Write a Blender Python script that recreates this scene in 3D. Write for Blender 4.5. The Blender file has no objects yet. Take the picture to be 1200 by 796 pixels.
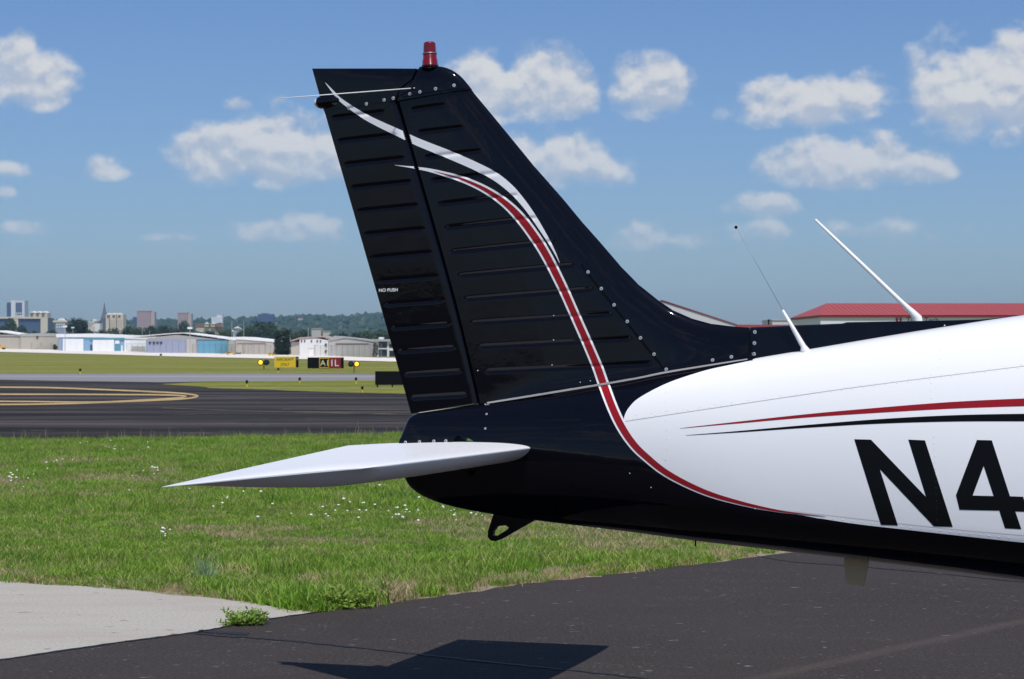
import bpy, bmesh, math, random
import numpy as np
from mathutils import Vector, Matrix
from mathutils.bvhtree import BVHTree
R = math.radians
random.seed(7); RNG = np.random.default_rng(7)
S = bpy.context.scene; COL = S.collection

# ---------------------------------------------------------------- camera
F, HY, H = 2400.0, 406.0, 1.45          # focal length in photo pixels, horizon row, eye height
cam = bpy.data.cameras.new('camera'); cam.sensor_width = 36; cam.lens = 72
cam.shift_y = (HY-398)/1200; cam.clip_end = 30000
cam.dof.use_dof = True; cam.dof.focus_distance = 7.6; cam.dof.aperture_fstop = 18
co = bpy.data.objects.new('camera', cam); COL.objects.link(co)
co.location = (0, 0, H); co.rotation_euler = (R(90), 0, 0); S.camera = co

# ---------------------------------------------------------------- light
SUN = Vector((.106, -.437, 1.0)).normalized()
ELEV = math.asin(SUN.z); AZ = math.atan2(SUN.x, SUN.y)
ld = bpy.data.lights.new('sun', 'SUN'); ld.energy = 4.2; ld.angle = R(.53); ld.color = (1, .965, .91)
lo = bpy.data.objects.new('sun', ld); COL.objects.link(lo); lo.rotation_euler = SUN.to_track_quat('Z', 'Y').to_euler()
lo.location = (20, -30, 60)
vs = S.view_settings; vs.view_transform = 'Standard'; vs.look = 'None'; vs.exposure = 0; vs.gamma = 1; vs.use_curve_mapping = False

W = bpy.data.worlds.new('World'); S.world = W; W.use_nodes = True
def build_world():
    nt = W.node_tree; N = nt.nodes; L = nt.links; N.clear()
    def node(t, **kw):
        n = N.new(t)
        for k, v in kw.items(): setattr(n, k, v)
        return n
    def val(x): return x
    def setin(sock, v):
        if hasattr(v, 'is_output') or isinstance(v, bpy.types.NodeSocket): L.new(v, sock)
        else: sock.default_value = v
    def m(op, a, b=0.0, c=None, clamp=False):
        n = node('ShaderNodeMath', operation=op, use_clamp=clamp); setin(n.inputs[0], a); setin(n.inputs[1], b)
        if c is not None: setin(n.inputs[2], c)
        return n.outputs[0]
    def ss(x, lo_, hi_, a=0.0, b=1.0):
        n = node('ShaderNodeMapRange', interpolation_type='SMOOTHSTEP'); setin(n.inputs[0], x)
        n.inputs[1].default_value = lo_; n.inputs[2].default_value = hi_; n.inputs[3].default_value = a; n.inputs[4].default_value = b
        return n.outputs[0]
    out = node('ShaderNodeOutputWorld'); bg = node('ShaderNodeBackground')
    sky = node('ShaderNodeTexSky', sky_type='NISHITA', sun_disc=False)
    sky.sun_elevation = ELEV; sky.sun_rotation = AZ; sky.altitude = 200
    sky.air_density = 1.0; sky.dust_density = 0.8; sky.ozone_density = 3.0
    tc = node('ShaderNodeTexCoord'); sx = node('ShaderNodeSeparateXYZ'); L.new(tc.outputs['Generated'], sx.inputs[0])
    az = m('ARCTAN2', sx.outputs[0], sx.outputs[1]); el = m('ARCSINE', sx.outputs[2])
    # fractal field on (azimuth, elevation): cumulus cells, a little wider than tall
    def fbm(scale, zs, det, rough, off=(0, 0, 0), dist=0.0):
        cb = node('ShaderNodeCombineXYZ'); L.new(m('ADD', az, off[0]), cb.inputs[0]); L.new(m('MULTIPLY', m('ADD', el, off[1]), zs), cb.inputs[1]); cb.inputs[2].default_value = off[2]
        n = node('ShaderNodeTexNoise'); L.new(cb.outputs[0], n.inputs['Vector'])
        n.inputs['Scale'].default_value = scale; n.inputs['Detail'].default_value = det; n.inputs['Roughness'].default_value = rough; n.inputs['Distortion'].default_value = dist; n.noise_dimensions = '3D'
        return n.outputs['Fac']
    f1 = fbm(54, 1.2, 6, .52, (0, 0, 3.1), .0)
    f1s = fbm(54, 1.2, 3, .52, (.0012, .0046, 3.1), .0)     # the same field a step towards the light
    f2 = fbm(16, 1.5, 5, .55, (0, 0, 8.4))
    # cumulus heaps standing in this part of the sky: centre x, base y, half width, height, density
    heaps = [(30,127,60,66,1.1),(-60,120,60,50,1),(255,213,64,58,.95),(325,212,62,76,1.05),(385,210,55,62,.9),(125,214,28,28,.9),(8,213,26,20,.75),(4,238,18,16,.75),(28,280,36,18,.7),
        (300,285,52,26,.7),(365,282,42,36,.8),(200,285,45,14,.45),(275,132,28,16,.5),(565,138,50,72,1.05),(630,137,56,72,1.1),(672,134,36,50,.9),(765,136,50,62,1.05),(738,128,32,34,.8),
        (650,212,58,58,.95),(702,216,48,44,.85),(610,205,40,50,.8),(895,146,60,54,.8),(960,150,60,56,.85),(1012,140,50,48,.8),(1130,155,70,96,1.05),(1195,158,70,110,1.05),(1260,158,60,90,1),
        (960,218,72,52,1.0),(1010,219,62,60,1.0),(1075,217,48,36,.85),(893,254,46,28,.85),(755,293,50,34,.75),(890,284,44,28,.55),(800,292,48,24,.55),(1055,288,52,32,.6),(985,284,40,26,.5),(1145,280,34,18,.4),(1290,240,60,40,.7)]
    field = None; hgt = None
    for (x, yb, rx, ht, d) in heaps:
        ca = math.atan2(x-600, F); ce = math.atan((HY-yb)/F) ; cy = ce + .30*ht/F
        dx = m('MULTIPLY', m('SUBTRACT', az, ca), F/rx)
        dy = m('SUBTRACT', el, cy)
        up = m('MULTIPLY', m('MAXIMUM', dy, 0.0), F/(ht*.80)); dn = m('MULTIPLY', m('MINIMUM', dy, 0.0), F/(ht*.42))
        dyy = m('ADD', up, dn)
        r2 = m('ADD', m('MULTIPLY', dx, dx), m('MULTIPLY', dyy, dyy))
        b = m('SUBTRACT', d+.12, r2)
        field = b if field is None else m('SMOOTH_MAX', field, b, .12)
        hh = m('MULTIPLY', m('MAXIMUM', m('SUBTRACT', 1.1, r2), 0.0), m('MINIMUM', m('MAXIMUM', dyy, -1.2), 1.2))             # height inside the heap
        hgt = hh if hgt is None else m('ADD', hgt, hh)
    # the rest of the sky carries the same kind of scattered heaps
    away = ss(m('ABSOLUTE', az), .27, .36)
    gen = m('MULTIPLY', m('SUBTRACT', f2, .53), 5.0)
    band = m('MULTIPLY', m('MULTIPLY', away, ss(el, .01, .06)), ss(el, .75, .45))
    gen = m('SUBTRACT', m('MULTIPLY', m('ADD', gen, 1.0), band), 1.0)
    field = m('MAXIMUM', m('MAXIMUM', field, -1.0), gen)
    hcl = m('MINIMUM', m('MAXIMUM', hgt, -1.0), 1.0)
    dens = m('ADD', field, m('MULTIPLY', m('SUBTRACT', f1, .49), 2.9))
    dens = m('MULTIPLY', dens, m('ADD', 1.25, m('MULTIPLY', hcl, .75)))          # crisp heads, soft bases
    alpha = ss(dens, -.18, 1.15)
    # light on the heaps: side towards the sun bright, bases grey
    lit = m('ADD', m('MULTIPLY', m('SUBTRACT', f1, f1s), 3.4), m('MULTIPLY', hcl, .50))
    lit = ss(m('ADD', lit, .50), .08, 1.0)
    cr = node('ShaderNodeMix', data_type='RGBA'); L.new(lit, cr.inputs['Factor'])
    cr.inputs['A'].default_value = (5.0, 5.75, 7.0, 1); cr.inputs['B'].default_value = (7.9, 7.95, 8.1, 1)
    # haze in front of low clouds
    fade = ss(el, .02, .12, .34, .92)
    a2 = m('MULTIPLY', alpha, fade)
    tint = node('ShaderNodeMix', data_type='RGBA', blend_type='MULTIPLY'); tint.inputs['Factor'].default_value = 1
    L.new(sky.outputs[0], tint.inputs['A']); tint.inputs['B'].default_value = (.715, .872, 1.15, 1)
    mx = node('ShaderNodeMix', data_type='RGBA'); L.new(a2, mx.inputs['Factor']); L.new(tint.outputs['Result'], mx.inputs['A']); L.new(cr.outputs['Result'], mx.inputs['B'])
    L.new(mx.outputs['Result'], bg.inputs['Color']); bg.inputs['Strength'].default_value = .09
    L.new(bg.outputs[0], out.inputs['Surface'])
build_world()
W.cycles.sampling_method = 'MANUAL'; W.cycles.sample_map_resolution = 512

# ---------------------------------------------------------------- helpers
def sm(t): t = max(0., min(1., t)); return t*t*(3-2*t)
def gz(x, y):                                   # lie of the airfield: level here, tilting gently far off
    q = min(.72, max(-.42, -.38 + (-35-x)*.0088)); return sm((y-180)/220)*q
def P(x, y, Y): return Vector(((x-600)/F*Y, Y, H-(y-HY)/F*Y))
def G(x, y):                                    # pixel to the ground
    lo_, hi_ = 1., 4000.
    for _ in range(60):
        md = (lo_+hi_)/2; p = P(x, y, md)
        if p.z > gz(p.x, p.y): lo_ = md
        else: hi_ = md
    return P(x, y, lo_)
def G0(x, y): Y = F*H/(y-HY); return Vector(((x-600)/F*Y, Y, 0))

def mat(name, color, rough=.6, spec=.5, coat=0, metal=0, emit=None, noise=None, bump=None, trans=0):
    """noise = (scale(3), detail, [(pos, col), ...])  bump = (scale, strength, distance)"""
    m = bpy.data.materials.new(name); m.use_nodes = True; nt = m.node_tree; b = nt.nodes['Principled BSDF']
    b.inputs['Base Color'].default_value = (*color, 1); b.inputs['Roughness'].default_value = rough; b.inputs['Specular IOR Level'].default_value = spec
    b.inputs['Coat Weight'].default_value = coat; b.inputs['Coat Roughness'].default_value = .03; b.inputs['Metallic'].default_value = metal
    if trans: b.inputs['Transmission Weight'].default_value = trans
    if emit: b.inputs['Emission Color'].default_value = (*emit[0], 1); b.inputs['Emission Strength'].default_value = emit[1]
    tc = nt.nodes.new('ShaderNodeTexCoord')
    if noise:
        sc, det, stops = noise
        mp = nt.nodes.new('ShaderNodeMapping'); mp.inputs['Scale'].default_value = sc; nt.links.new(tc.outputs['Object'], mp.inputs[0])
        n = nt.nodes.new('ShaderNodeTexNoise'); n.inputs['Scale'].default_value = 1; n.inputs['Detail'].default_value = det; n.inputs['Roughness'].default_value = .62; nt.links.new(mp.outputs[0], n.inputs['Vector'])
        r = nt.nodes.new('ShaderNodeValToRGB'); e = r.color_ramp.elements
        while len(e) < len(stops): e.new(.5)
        for el_, (p, c) in zip(e, stops): el_.position = p; el_.color = (*c, 1)
        nt.links.new(n.outputs['Fac'], r.inputs[0]); nt.links.new(r.outputs[0], b.inputs['Base Color'])
    if bump:
        n = nt.nodes.new('ShaderNodeTexNoise'); n.inputs['Scale'].default_value = bump[0]; n.inputs['Detail'].default_value = 6; nt.links.new(tc.outputs['Object'], n.inputs['Vector'])
        bp = nt.nodes.new('ShaderNodeBump'); bp.inputs['Strength'].default_value = bump[1]; bp.inputs['Distance'].default_value = bump[2]
        nt.links.new(n.outputs['Fac'], bp.inputs['Height']); nt.links.new(bp.outputs[0], b.inputs['Normal'])
    return m

def link(name, me, m, parent=None, smooth=False, **props):
    if m is not None and len(me.materials) == 0: me.materials.append(m)
    if smooth: me.polygons.foreach_set('use_smooth', [True]*len(me.polygons))
    o = bpy.data.objects.new(name, me); COL.objects.link(o)
    if parent: o.parent = parent
    for k, v in props.items(): o[k] = v
    return o
def mesh(name, v, f):
    me = bpy.data.meshes.new(name); me.from_pydata([tuple(p) for p in v], [], [tuple(q) for q in f]); me.update(); return me
def obj(name, v, f, m, parent=None, smooth=False, fix=False, **props):
    me = mesh(name, v, f)
    if fix:
        bm = bmesh.new(); bm.from_mesh(me); bmesh.ops.remove_doubles(bm, verts=bm.verts, dist=1e-6); bmesh.ops.recalc_face_normals(bm, faces=bm.faces); bm.to_mesh(me); bm.free()
    return link(name, me, m, parent, smooth, **props)
def empty(name, loc=(0, 0, 0), rz=0, **props):
    o = bpy.data.objects.new(name, None); COL.objects.link(o); o.location = loc; o.rotation_euler = (0, 0, rz); o.empty_display_size = .3
    for k, v in props.items(): o[k] = v
    return o
def boxv(x0, x1, y0, y1, z0, z1):
    v = [(x, y, z) for x in (x0, x1) for y in (y0, y1) for z in (z0, z1)]
    f = [(0,1,3,2),(4,6,7,5),(0,4,5,1),(2,3,7,6),(0,2,6,4),(1,5,7,3)]; return v, f
class MB:
    def __init__(s): s.v = []; s.f = []
    def add(s, v, f): k = len(s.v); s.v += [tuple(p) for p in v]; s.f += [tuple(i+k for i in q) for q in f]; return s
    def box(s, *a): return s.add(*boxv(*a))
    def prism(s, poly, y0, y1):          # polygon in x,z pushed through y
        n = len(poly); v = [(p[0], y0, p[1]) for p in poly]+[(p[0], y1, p[1]) for p in poly]
        f = [tuple(range(n)), tuple(range(2*n-1, n-1, -1))]+[(i, n+i, n+(i+1) % n, (i+1) % n) for i in range(n)]
        return s.add(v, f)
    def tube(s, pts, rad, n=10, cap=True):
        pts = [Vector(p) for p in pts]; rad = rad if hasattr(rad, '__len__') else [rad]*len(pts); v = []; f = []
        for i, p in enumerate(pts):
            d = (pts[min(i+1, len(pts)-1)]-pts[max(i-1, 0)]).normalized(); a = d.orthogonal().normalized(); b = d.cross(a)
            if i and a.dot(pa) < .2: a = (pa-d*pa.dot(d)).normalized(); b = d.cross(a)
            elif i: a = (pa-d*pa.dot(d)).normalized(); b = d.cross(a)
            pa = a
            for k in range(n): t = 2*math.pi*k/n; v.append(p+(a*math.cos(t)+b*math.sin(t))*rad[i])
        for i in range(len(pts)-1):
            for k in range(n): f.append((i*n+k, i*n+(k+1) % n, (i+1)*n+(k+1) % n, (i+1)*n+k))
        if cap: f.append(tuple(range(n-1, -1, -1))); f.append(tuple(range((len(pts)-1)*n, len(pts)*n)))
        return s.add(v, f)
    def build(s, name, m, parent=None, smooth=False, **pr): return obj(name, s.v, s.f, m, parent, smooth, fix=True, **pr)
def text_mesh(body, size, bold=0):
    cu = bpy.data.curves.new('lettering', 'FONT'); cu.body = body; cu.size = size; cu.align_x = 'CENTER'; cu.align_y = 'CENTER'; cu.space_line = 1.0; cu.offset = bold*size
    o = bpy.data.objects.new('lettering', cu); COL.objects.link(o); dg = bpy.context.evaluated_depsgraph_get()
    me = bpy.data.meshes.new_from_object(o.evaluated_get(dg)); bpy.data.objects.remove(o); bpy.data.curves.remove(cu); me.materials.clear(); return me
def interp(x, pts):
    xs = [p[0] for p in pts]; ys = [p[1] for p in pts]; return np.interp(x, xs, ys)
def catmull(pts, n=12):
    pts = [np.array(p, float) for p in pts]; out = []
    for i in range(len(pts)-1):
        a, b, c, d = pts[max(i-1, 0)], pts[i], pts[i+1], pts[min(i+2, len(pts)-1)]
        for k in range(n):
            t = k/n; out.append(.5*((2*b)+(-a+c)*t+(2*a-5*b+4*c-d)*t*t+(-a+3*b-3*c+d)*t**3))
    out.append(pts[-1]); return np.array(out)

# ---------------------------------------------------------------- materials
M = {}
M['black'] = mat('black_paint', (.0026, .0026, .0050), .045, .28, bump=(5.5, .16, .010))
M['white'] = mat('white_paint', (.81, .81, .81), .22, .4, coat=.2, bump=(4.5, .10, .010))
M['grey_white'] = mat('stabilator_paint', (.71, .715, .73), .38, .22)
M['red'] = mat('red_paint', (.27, .010, .015), .3, .22)
M['letter'] = mat('letter_paint', (.004, .004, .004), .3, .13)
M['screw'] = mat('screw_metal', (.62, .62, .62), .35, .5, metal=.6)
M['seal'] = mat('seal_strip', (.42, .40, .38), .5)
M['beacon'] = mat('beacon_glass', (.16, .004, .008), .15, .5, coat=.3, bump=(60, .2, .002))
M['dark'] = mat('dark_inside', (.002, .002, .003), .8, .1)
M['antenna'] = mat('antenna_white', (.82, .82, .80), .35)
M['steel'] = mat('steel', (.25, .25, .26), .4, metal=.7)
M['olive'] = mat('belly_antenna', (.56, .43, .24), .6)
M['tyre'] = mat('rubber', (.02, .02, .02), .85)
M['glass'] = mat('window_glass', (.02, .025, .03), .05, .6)
M['asphalt'] = None
def ground_mats():
    def base(name):
        m = bpy.data.materials.new(name); m.use_nodes = True; nt = m.node_tree
        return m, nt, nt.nodes['Principled BSDF'], nt.nodes.new('ShaderNodeTexCoord')
    def noise(nt, tc, sc, det=6, rough=.6):
        mp = nt.nodes.new('ShaderNodeMapping'); mp.inputs['Scale'].default_value = sc if hasattr(sc, '__len__') else (sc, sc, sc)
        nt.links.new(tc.outputs['Object'], mp.inputs[0]); n = nt.nodes.new('ShaderNodeTexNoise'); n.inputs['Scale'].default_value = 1; n.inputs['Detail'].default_value = det; n.inputs['Roughness'].default_value = rough
        nt.links.new(mp.outputs[0], n.inputs['Vector']); return n.outputs['Fac']
    def ramp(nt, s, stops):
        r = nt.nodes.new('ShaderNodeValToRGB'); e = r.color_ramp.elements
        while len(e) < len(stops): e.new(.5)
        for el_, (p, c) in zip(e, stops): el_.position = p; el_.color = (*(c if hasattr(c, '__len__') else (c, c, c)), 1)
        nt.links.new(s, r.inputs[0]); return r.outputs[0]
    def mix(nt, f, a, b, bl='MIX'):
        n = nt.nodes.new('ShaderNodeMix'); n.data_type = 'RGBA'; n.blend_type = bl
        for k, v in (('Factor', f), ('A', a), ('B', b)):
            if isinstance(v, bpy.types.NodeSocket): nt.links.new(v, n.inputs[k])
            else: n.inputs[k].default_value = v if not hasattr(v, '__len__') else (*v, 1)
        return n.outputs['Result']
    def bump(nt, b, s, st, d):
        bp = nt.nodes.new('ShaderNodeBump'); bp.inputs['Strength'].default_value = st; bp.inputs['Distance'].default_value = d
        nt.links.new(s, bp.inputs['Height']); nt.links.new(bp.outputs[0], b.inputs['Normal'])
    # near ramp: sealed asphalt, dark binder, fine aggregate, pale scuffs and chips
    m, nt, b, tc = base('ramp_asphalt')
    g = ramp(nt, noise(nt, tc, 62, 6, .8), [(.30, (.016, .0135, .0125)), (.52, (.040, .0335, .0305)), (.66, (.085, .073, .067)), (.78, (.20, .175, .16))])
    g = mix(nt, ramp(nt, noise(nt, tc, .55, 4), [(.35, 0), (.7, 1)]), g, mix(nt, .55, g, (.052, .0435, .040)))
    chips = ramp(nt, noise(nt, tc, (34, 60, 1), 4, .7), [(.60, 0), (.66, .8)])
    scuff = ramp(nt, noise(nt, tc, (1.3, 5, 1), 3), [(.50, 0), (.66, 1)])
    fac = nt.nodes.new('ShaderNodeMath'); fac.operation = 'MULTIPLY'; nt.links.new(chips, fac.inputs[0]); nt.links.new(scuff, fac.inputs[1])
    g = mix(nt, fac.outputs[0], g, (.26, .25, .24))
    g = mix(nt, ramp(nt, noise(nt, tc, (11, 26, 1), 2, .5), [(.71, 0), (.73, .75)]), g, (.24, .23, .22))
    pa, pb = G0(900, 797), G0(1200, 732); dv = (pb-pa).normalized(); nx, ny = -dv.y, dv.x          # dusty drag mark across the ramp
    vm = nt.nodes.new('ShaderNodeVectorMath'); vm.operation = 'DOT_PRODUCT'; nt.links.new(tc.outputs['Object'], vm.inputs[0]); vm.inputs[1].default_value = (nx, ny, 0)
    def mth(op, a_, b_):
        n_ = nt.nodes.new('ShaderNodeMath'); n_.operation = op
        for k_, v_ in enumerate((a_, b_)):
            if isinstance(v_, bpy.types.NodeSocket): nt.links.new(v_, n_.inputs[k_])
            else: n_.inputs[k_].default_value = v_
        return n_.outputs[0]
    wob = mth('MULTIPLY', mth('SUBTRACT', noise(nt, tc, 2.2, 4), .5), .10)
    dd = mth('ABSOLUTE', mth('ADD', mth('SUBTRACT', vm.outputs['Value'], pa.x*nx+pa.y*ny), wob), 0.0)
    g = mix(nt, mth('MULTIPLY', ramp(nt, dd, [(.01, .55), (.085, 0)]), ramp(nt, noise(nt, tc, 14, 5), [(.3, .4), (.6, 1)])), g, (.088, .068, .060))
    nt.links.new(g, b.inputs['Base Color']); b.inputs['Roughness'].default_value = .8; b.inputs['Specular IOR Level'].default_value = .12
    bump(nt, b, noise(nt, tc, 60, 4), .5, .006); M['ramp'] = m
    # taxiway: old asphalt streaked along its length
    m, nt, b, tc = base('taxiway_asphalt')
    g = ramp(nt, noise(nt, tc, (.045, .55, 1), 6, .7), [(.34, (.013, .011, .0105)), (.50, (.030, .0255, .0235)), (.64, (.085, .074, .068))])
    g = mix(nt, ramp(nt, noise(nt, tc, (.35, 1.8, 1), 5, .7), [(.62, 0), (.70, .7)]), g, (.19, .18, .165))
    g = mix(nt, ramp(nt, noise(nt, tc, (.10, 2.2, 1), 4, .6), [(.58, 0), (.66, .55)]), g, (.024, .022, .024))
    nt.links.new(g, b.inputs['Base Color']); b.inputs['Roughness'].default_value = .85; b.inputs['Specular IOR Level'].default_value = .1; M['taxi'] = m
    m, nt, b, tc = base('taxiway_concrete')
    g = ramp(nt, noise(nt, tc, (.02, .16, 1), 6, .7), [(.30, (.16, .155, .16)), (.55, (.23, .225, .23)), (.75, (.32, .31, .31))])
    nt.links.new(g, b.inputs['Base Color']); b.inputs['Roughness'].default_value = .9; b.inputs['Specular IOR Level'].default_value = .15; M['taxi_light'] = m
    # concrete pad: exposed fine aggregate, faint tan stains
    m, nt, b, tc = base('pad_concrete')
    g = ramp(nt, noise(nt, tc, 70, 6, .8), [(.28, (.12, .11, .095)), (.45, (.34, .315, .275)), (.58, (.42, .39, .345)), (.76, (.62, .58, .52))])
    g = mix(nt, ramp(nt, noise(nt, tc, (.8, 3.2, 1), 5), [(.45, 0), (.70, .75)]), g, (.33, .285, .235))
    g = mix(nt, ramp(nt, noise(nt, tc, 9, 2), [(.68, 0), (.72, .6)]), g, (.13, .115, .10))
    nt.links.new(g, b.inputs['Base Color']); b.inputs['Roughness'].default_value = .9; bump(nt, b, noise(nt, tc, 90, 4), .5, .004); M['pad'] = m
    # mown grass seen far off, and the soil under the near blades
    m, nt, b, tc = base('far_grass')
    g = ramp(nt, noise(nt, tc, (.05, .12, 1), 8, .7), [(.30, (.120, .145, .020)), (.50, (.170, .180, .030)), (.70, (.24, .22, .052))])
    g = mix(nt, ramp(nt, noise(nt, tc, (.02, .11, 1), 6, .7), [(.46, 0), (.62, .75)]), g, (.27, .235, .095))
    g = mix(nt, ramp(nt, noise(nt, tc, (1.5, .5, 1), 4, .7), [(.4, 0), (.75, .5)]), g, (.06, .085, .018))
    nt.links.new(g, b.inputs['Base Color']); b.inputs['Roughness'].default_value = 1; b.inputs['Specular IOR Level'].default_value = .1; bump(nt, b, noise(nt, tc, 3, 5), .8, .1); M['far_grass'] = m
    m, nt, b, tc = base('grass_soil')
    g = ramp(nt, noise(nt, tc, 3.5, 8, .7), [(.32, (.055, .080, .018)), (.50, (.095, .120, .030)), (.68, (.22, .18, .09))])
    nt.links.new(g, b.inputs['Base Color']); b.inputs['Roughness'].default_value = 1; bump(nt, b, noise(nt, tc, 30, 5), .8, .03); M['soil'] = m
    m, nt, b, tc = base('dry_verge')
    g = ramp(nt, noise(nt, tc, 22, 8, .7), [(.30, (.11, .085, .055)), (.52, (.26, .21, .14)), (.72, (.40, .35, .26))])
    nt.links.new(g, b.inputs['Base Color']); b.inputs['Roughness'].default_value = 1; bump(nt, b, noise(nt, tc, 50, 5), .8, .02); M['verge'] = m
    m, nt, b, tc = base('pale_road')
    g = ramp(nt, noise(nt, tc, (.03, .1, 1), 5), [(.3, (.62, .56, .50)), (.7, (.78, .72, .64))])
    nt.links.new(g, b.inputs['Base Color']); b.inputs['Roughness'].default_value = .9; M['road'] = m
    m, nt, b, tc = base('yellow_marking')
    g = ramp(nt, noise(nt, tc, (.4, 3, 1), 6, .7), [(.33, (.10, .085, .06)), (.48, (.42, .29, .11)), (.7, (.55, .40, .18))])
    nt.links.new(g, b.inputs['Base Color']); b.inputs['Roughness'].default_value = .8; M['yellow_line'] = m
    # leaves and blades: colour varies plant by plant
    def leaf(name, stops, tr=.35, patch=False):
        m, nt, b, tc = base(name); oi = nt.nodes.new('ShaderNodeObjectInfo')
        c = ramp(nt, oi.outputs['Random'], stops); geo = nt.nodes.new('ShaderNodeNewGeometry')
        c = mix(nt, .35, c, mix(nt, 1.0, c, ramp(nt, geo.outputs['Random Per Island'], [(0, .35), (1, 1.9)]), 'MULTIPLY'))
        if patch:
            mp = nt.nodes.new('ShaderNodeMapping'); mp.inputs['Scale'].default_value = (.9, .55, .0); nt.links.new(geo.outputs['Position'], mp.inputs[0])
            for sc_, st_, col_ in ((1.0, [(.52, 0), (.70, .5)], (.34, .32, .11)), (2.3, [(.50, 0), (.66, .55)], (.10, .20, .024)), (7.0, [(.56, 0), (.72, .6)], (.46, .40, .19))):
                n_ = nt.nodes.new('ShaderNodeTexNoise'); n_.inputs['Scale'].default_value = sc_; n_.inputs['Detail'].default_value = 5; n_.inputs['Roughness'].default_value = .65; nt.links.new(mp.outputs[0], n_.inputs['Vector'])
                c = mix(nt, ramp(nt, n_.outputs['Fac'], st_), c, col_)
        nt.links.new(c, b.inputs['Base Color']); b.inputs['Roughness'].default_value = .55; b.inputs['Specular IOR Level'].default_value = .3
        t = nt.nodes.new('ShaderNodeBsdfTranslucent'); nt.links.new(c, t.inputs['Color']); ms = nt.nodes.new('ShaderNodeMixShader'); ms.inputs[0].default_value = tr
        nt.links.new(b.outputs[0], ms.inputs[1]); nt.links.new(t.outputs[0], ms.inputs[2]); nt.links.new(ms.outputs[0], nt.nodes['Material Output'].inputs['Surface']); return m
    M['blade'] = leaf('grass_blade', [(0, (.150, .285, .024)), (.35, (.195, .345, .034)), (.7, (.250, .385, .050)), (.9, (.32, .39, .080)), (1, (.44, .38, .17))], .35, True)
    M['straw'] = leaf('straw_blade', [(0, (.42, .32, .17)), (.6, (.56, .46, .27)), (1, (.26, .26, .09))])
    M['weed'] = leaf('weed_leaf', [(0, (.17, .27, .035)), (1, (.23, .33, .05))])
    M['bluegrass'] = leaf('blue_grass_blade', [(0, (.22, .32, .16)), (1, (.27, .37, .20))])
    M['tree'] = leaf('tree_leaf', [(0, (.022, .042, .014)), (.5, (.034, .062, .018)), (1, (.055, .085, .024))], .2)
    M['darktree'] = leaf('dark_tree_leaf', [(0, (.014, .028, .014)), (1, (.022, .040, .018))], .15)
    M['wood'] = leaf('far_wood_leaf', [(0, (.026, .050, .020)), (1, (.030, .056, .022))], .1)
ground_mats()
M['bark'] = mat('bark', (.07, .055, .04), .9)
M['flower'] = mat('clover_flower', (.80, .80, .74), .7)
def plain(name, c, r=.7, **k): M[name] = mat(name, c, r, **k)

# ---------------------------------------------------------------- ground
def ground():
    ys = [-60, -20, 0, 20, 60, 120, 180, 200, 220, 240, 260, 280, 300, 320, 340, 360, 380, 400, 450, 520, 620, 800, 1200, 2200, 3600, 5200]
    xs = [-4000, -1200, -500, -250, -160, -140, -120, -100, -80, -60, -45, -35, -20, 0, 30, 100, 300, 900, 2500, 4000]
    v = [(x, y, gz(x, y)) for y in ys for x in xs]; n = len(xs)
    f = [(j*n+i, j*n+i+1, (j+1)*n+i+1, (j+1)*n+i) for j in range(len(ys)-1) for i in range(n-1)]
    obj('ground', v, f, M['far_grass'], smooth=True, kind='structure')
ground()
def sheet(name, pts, z, m, **pr):               # pts in metres (x, y) on level ground
    v = [(p[0], p[1], z) for p in pts]; return obj(name, v, [tuple(range(len(v)))], m, fix=False, kind='structure', **pr)
def jitter_line(pts, step=.12, amp=.03):
    out = []
    for a, b in zip(pts, pts[1:]):
        a = Vector(a[:2]); b = Vector(b[:2]); n = max(1, int((b-a).length/step))
        for k in range(n):
            p = a.lerp(b, k/n); out.append((p.x+random.uniform(-amp, amp), p.y+random.uniform(-amp, amp)))
    out.append(tuple(pts[-1][:2])); return out
g2 = lambda x, y: tuple(G0(x, y)[:2])
# near lawn: soil under the blades
LAWN_FAR = [(-18, 29.6), g2(0, 518.5), g2(120, 517.5), g2(240, 516), g2(360, 513.5), g2(480, 511), (6, 35.5), (22, 43)]
PAD_TOP = [g2(-160, 676), g2(-60, 681), g2(0, 684), g2(90, 690), g2(180, 697), g2(280, 708), g2(375, 721)]
PAD_LOW = [g2(375, 721), g2(300, 731), g2(240, 743), g2(120, 760), g2(0, 778), g2(-160, 802)]
EDGE = [g2(375, 721), g2(430, 714), g2(520, 702), g2(600, 690), g2(700, 679), g2(790, 668), g2(860, 659.5), g2(900, 653), g2(980, 645), g2(1100, 634), g2(1300, 618), (9, 18)]
sheet('lawn', [(-18, 29.6), (-18, 8), (20, 8), (22, 43)][1:3]+[(22, 43)]+LAWN_FAR[::-1][1:], .004, M['soil'])
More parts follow.
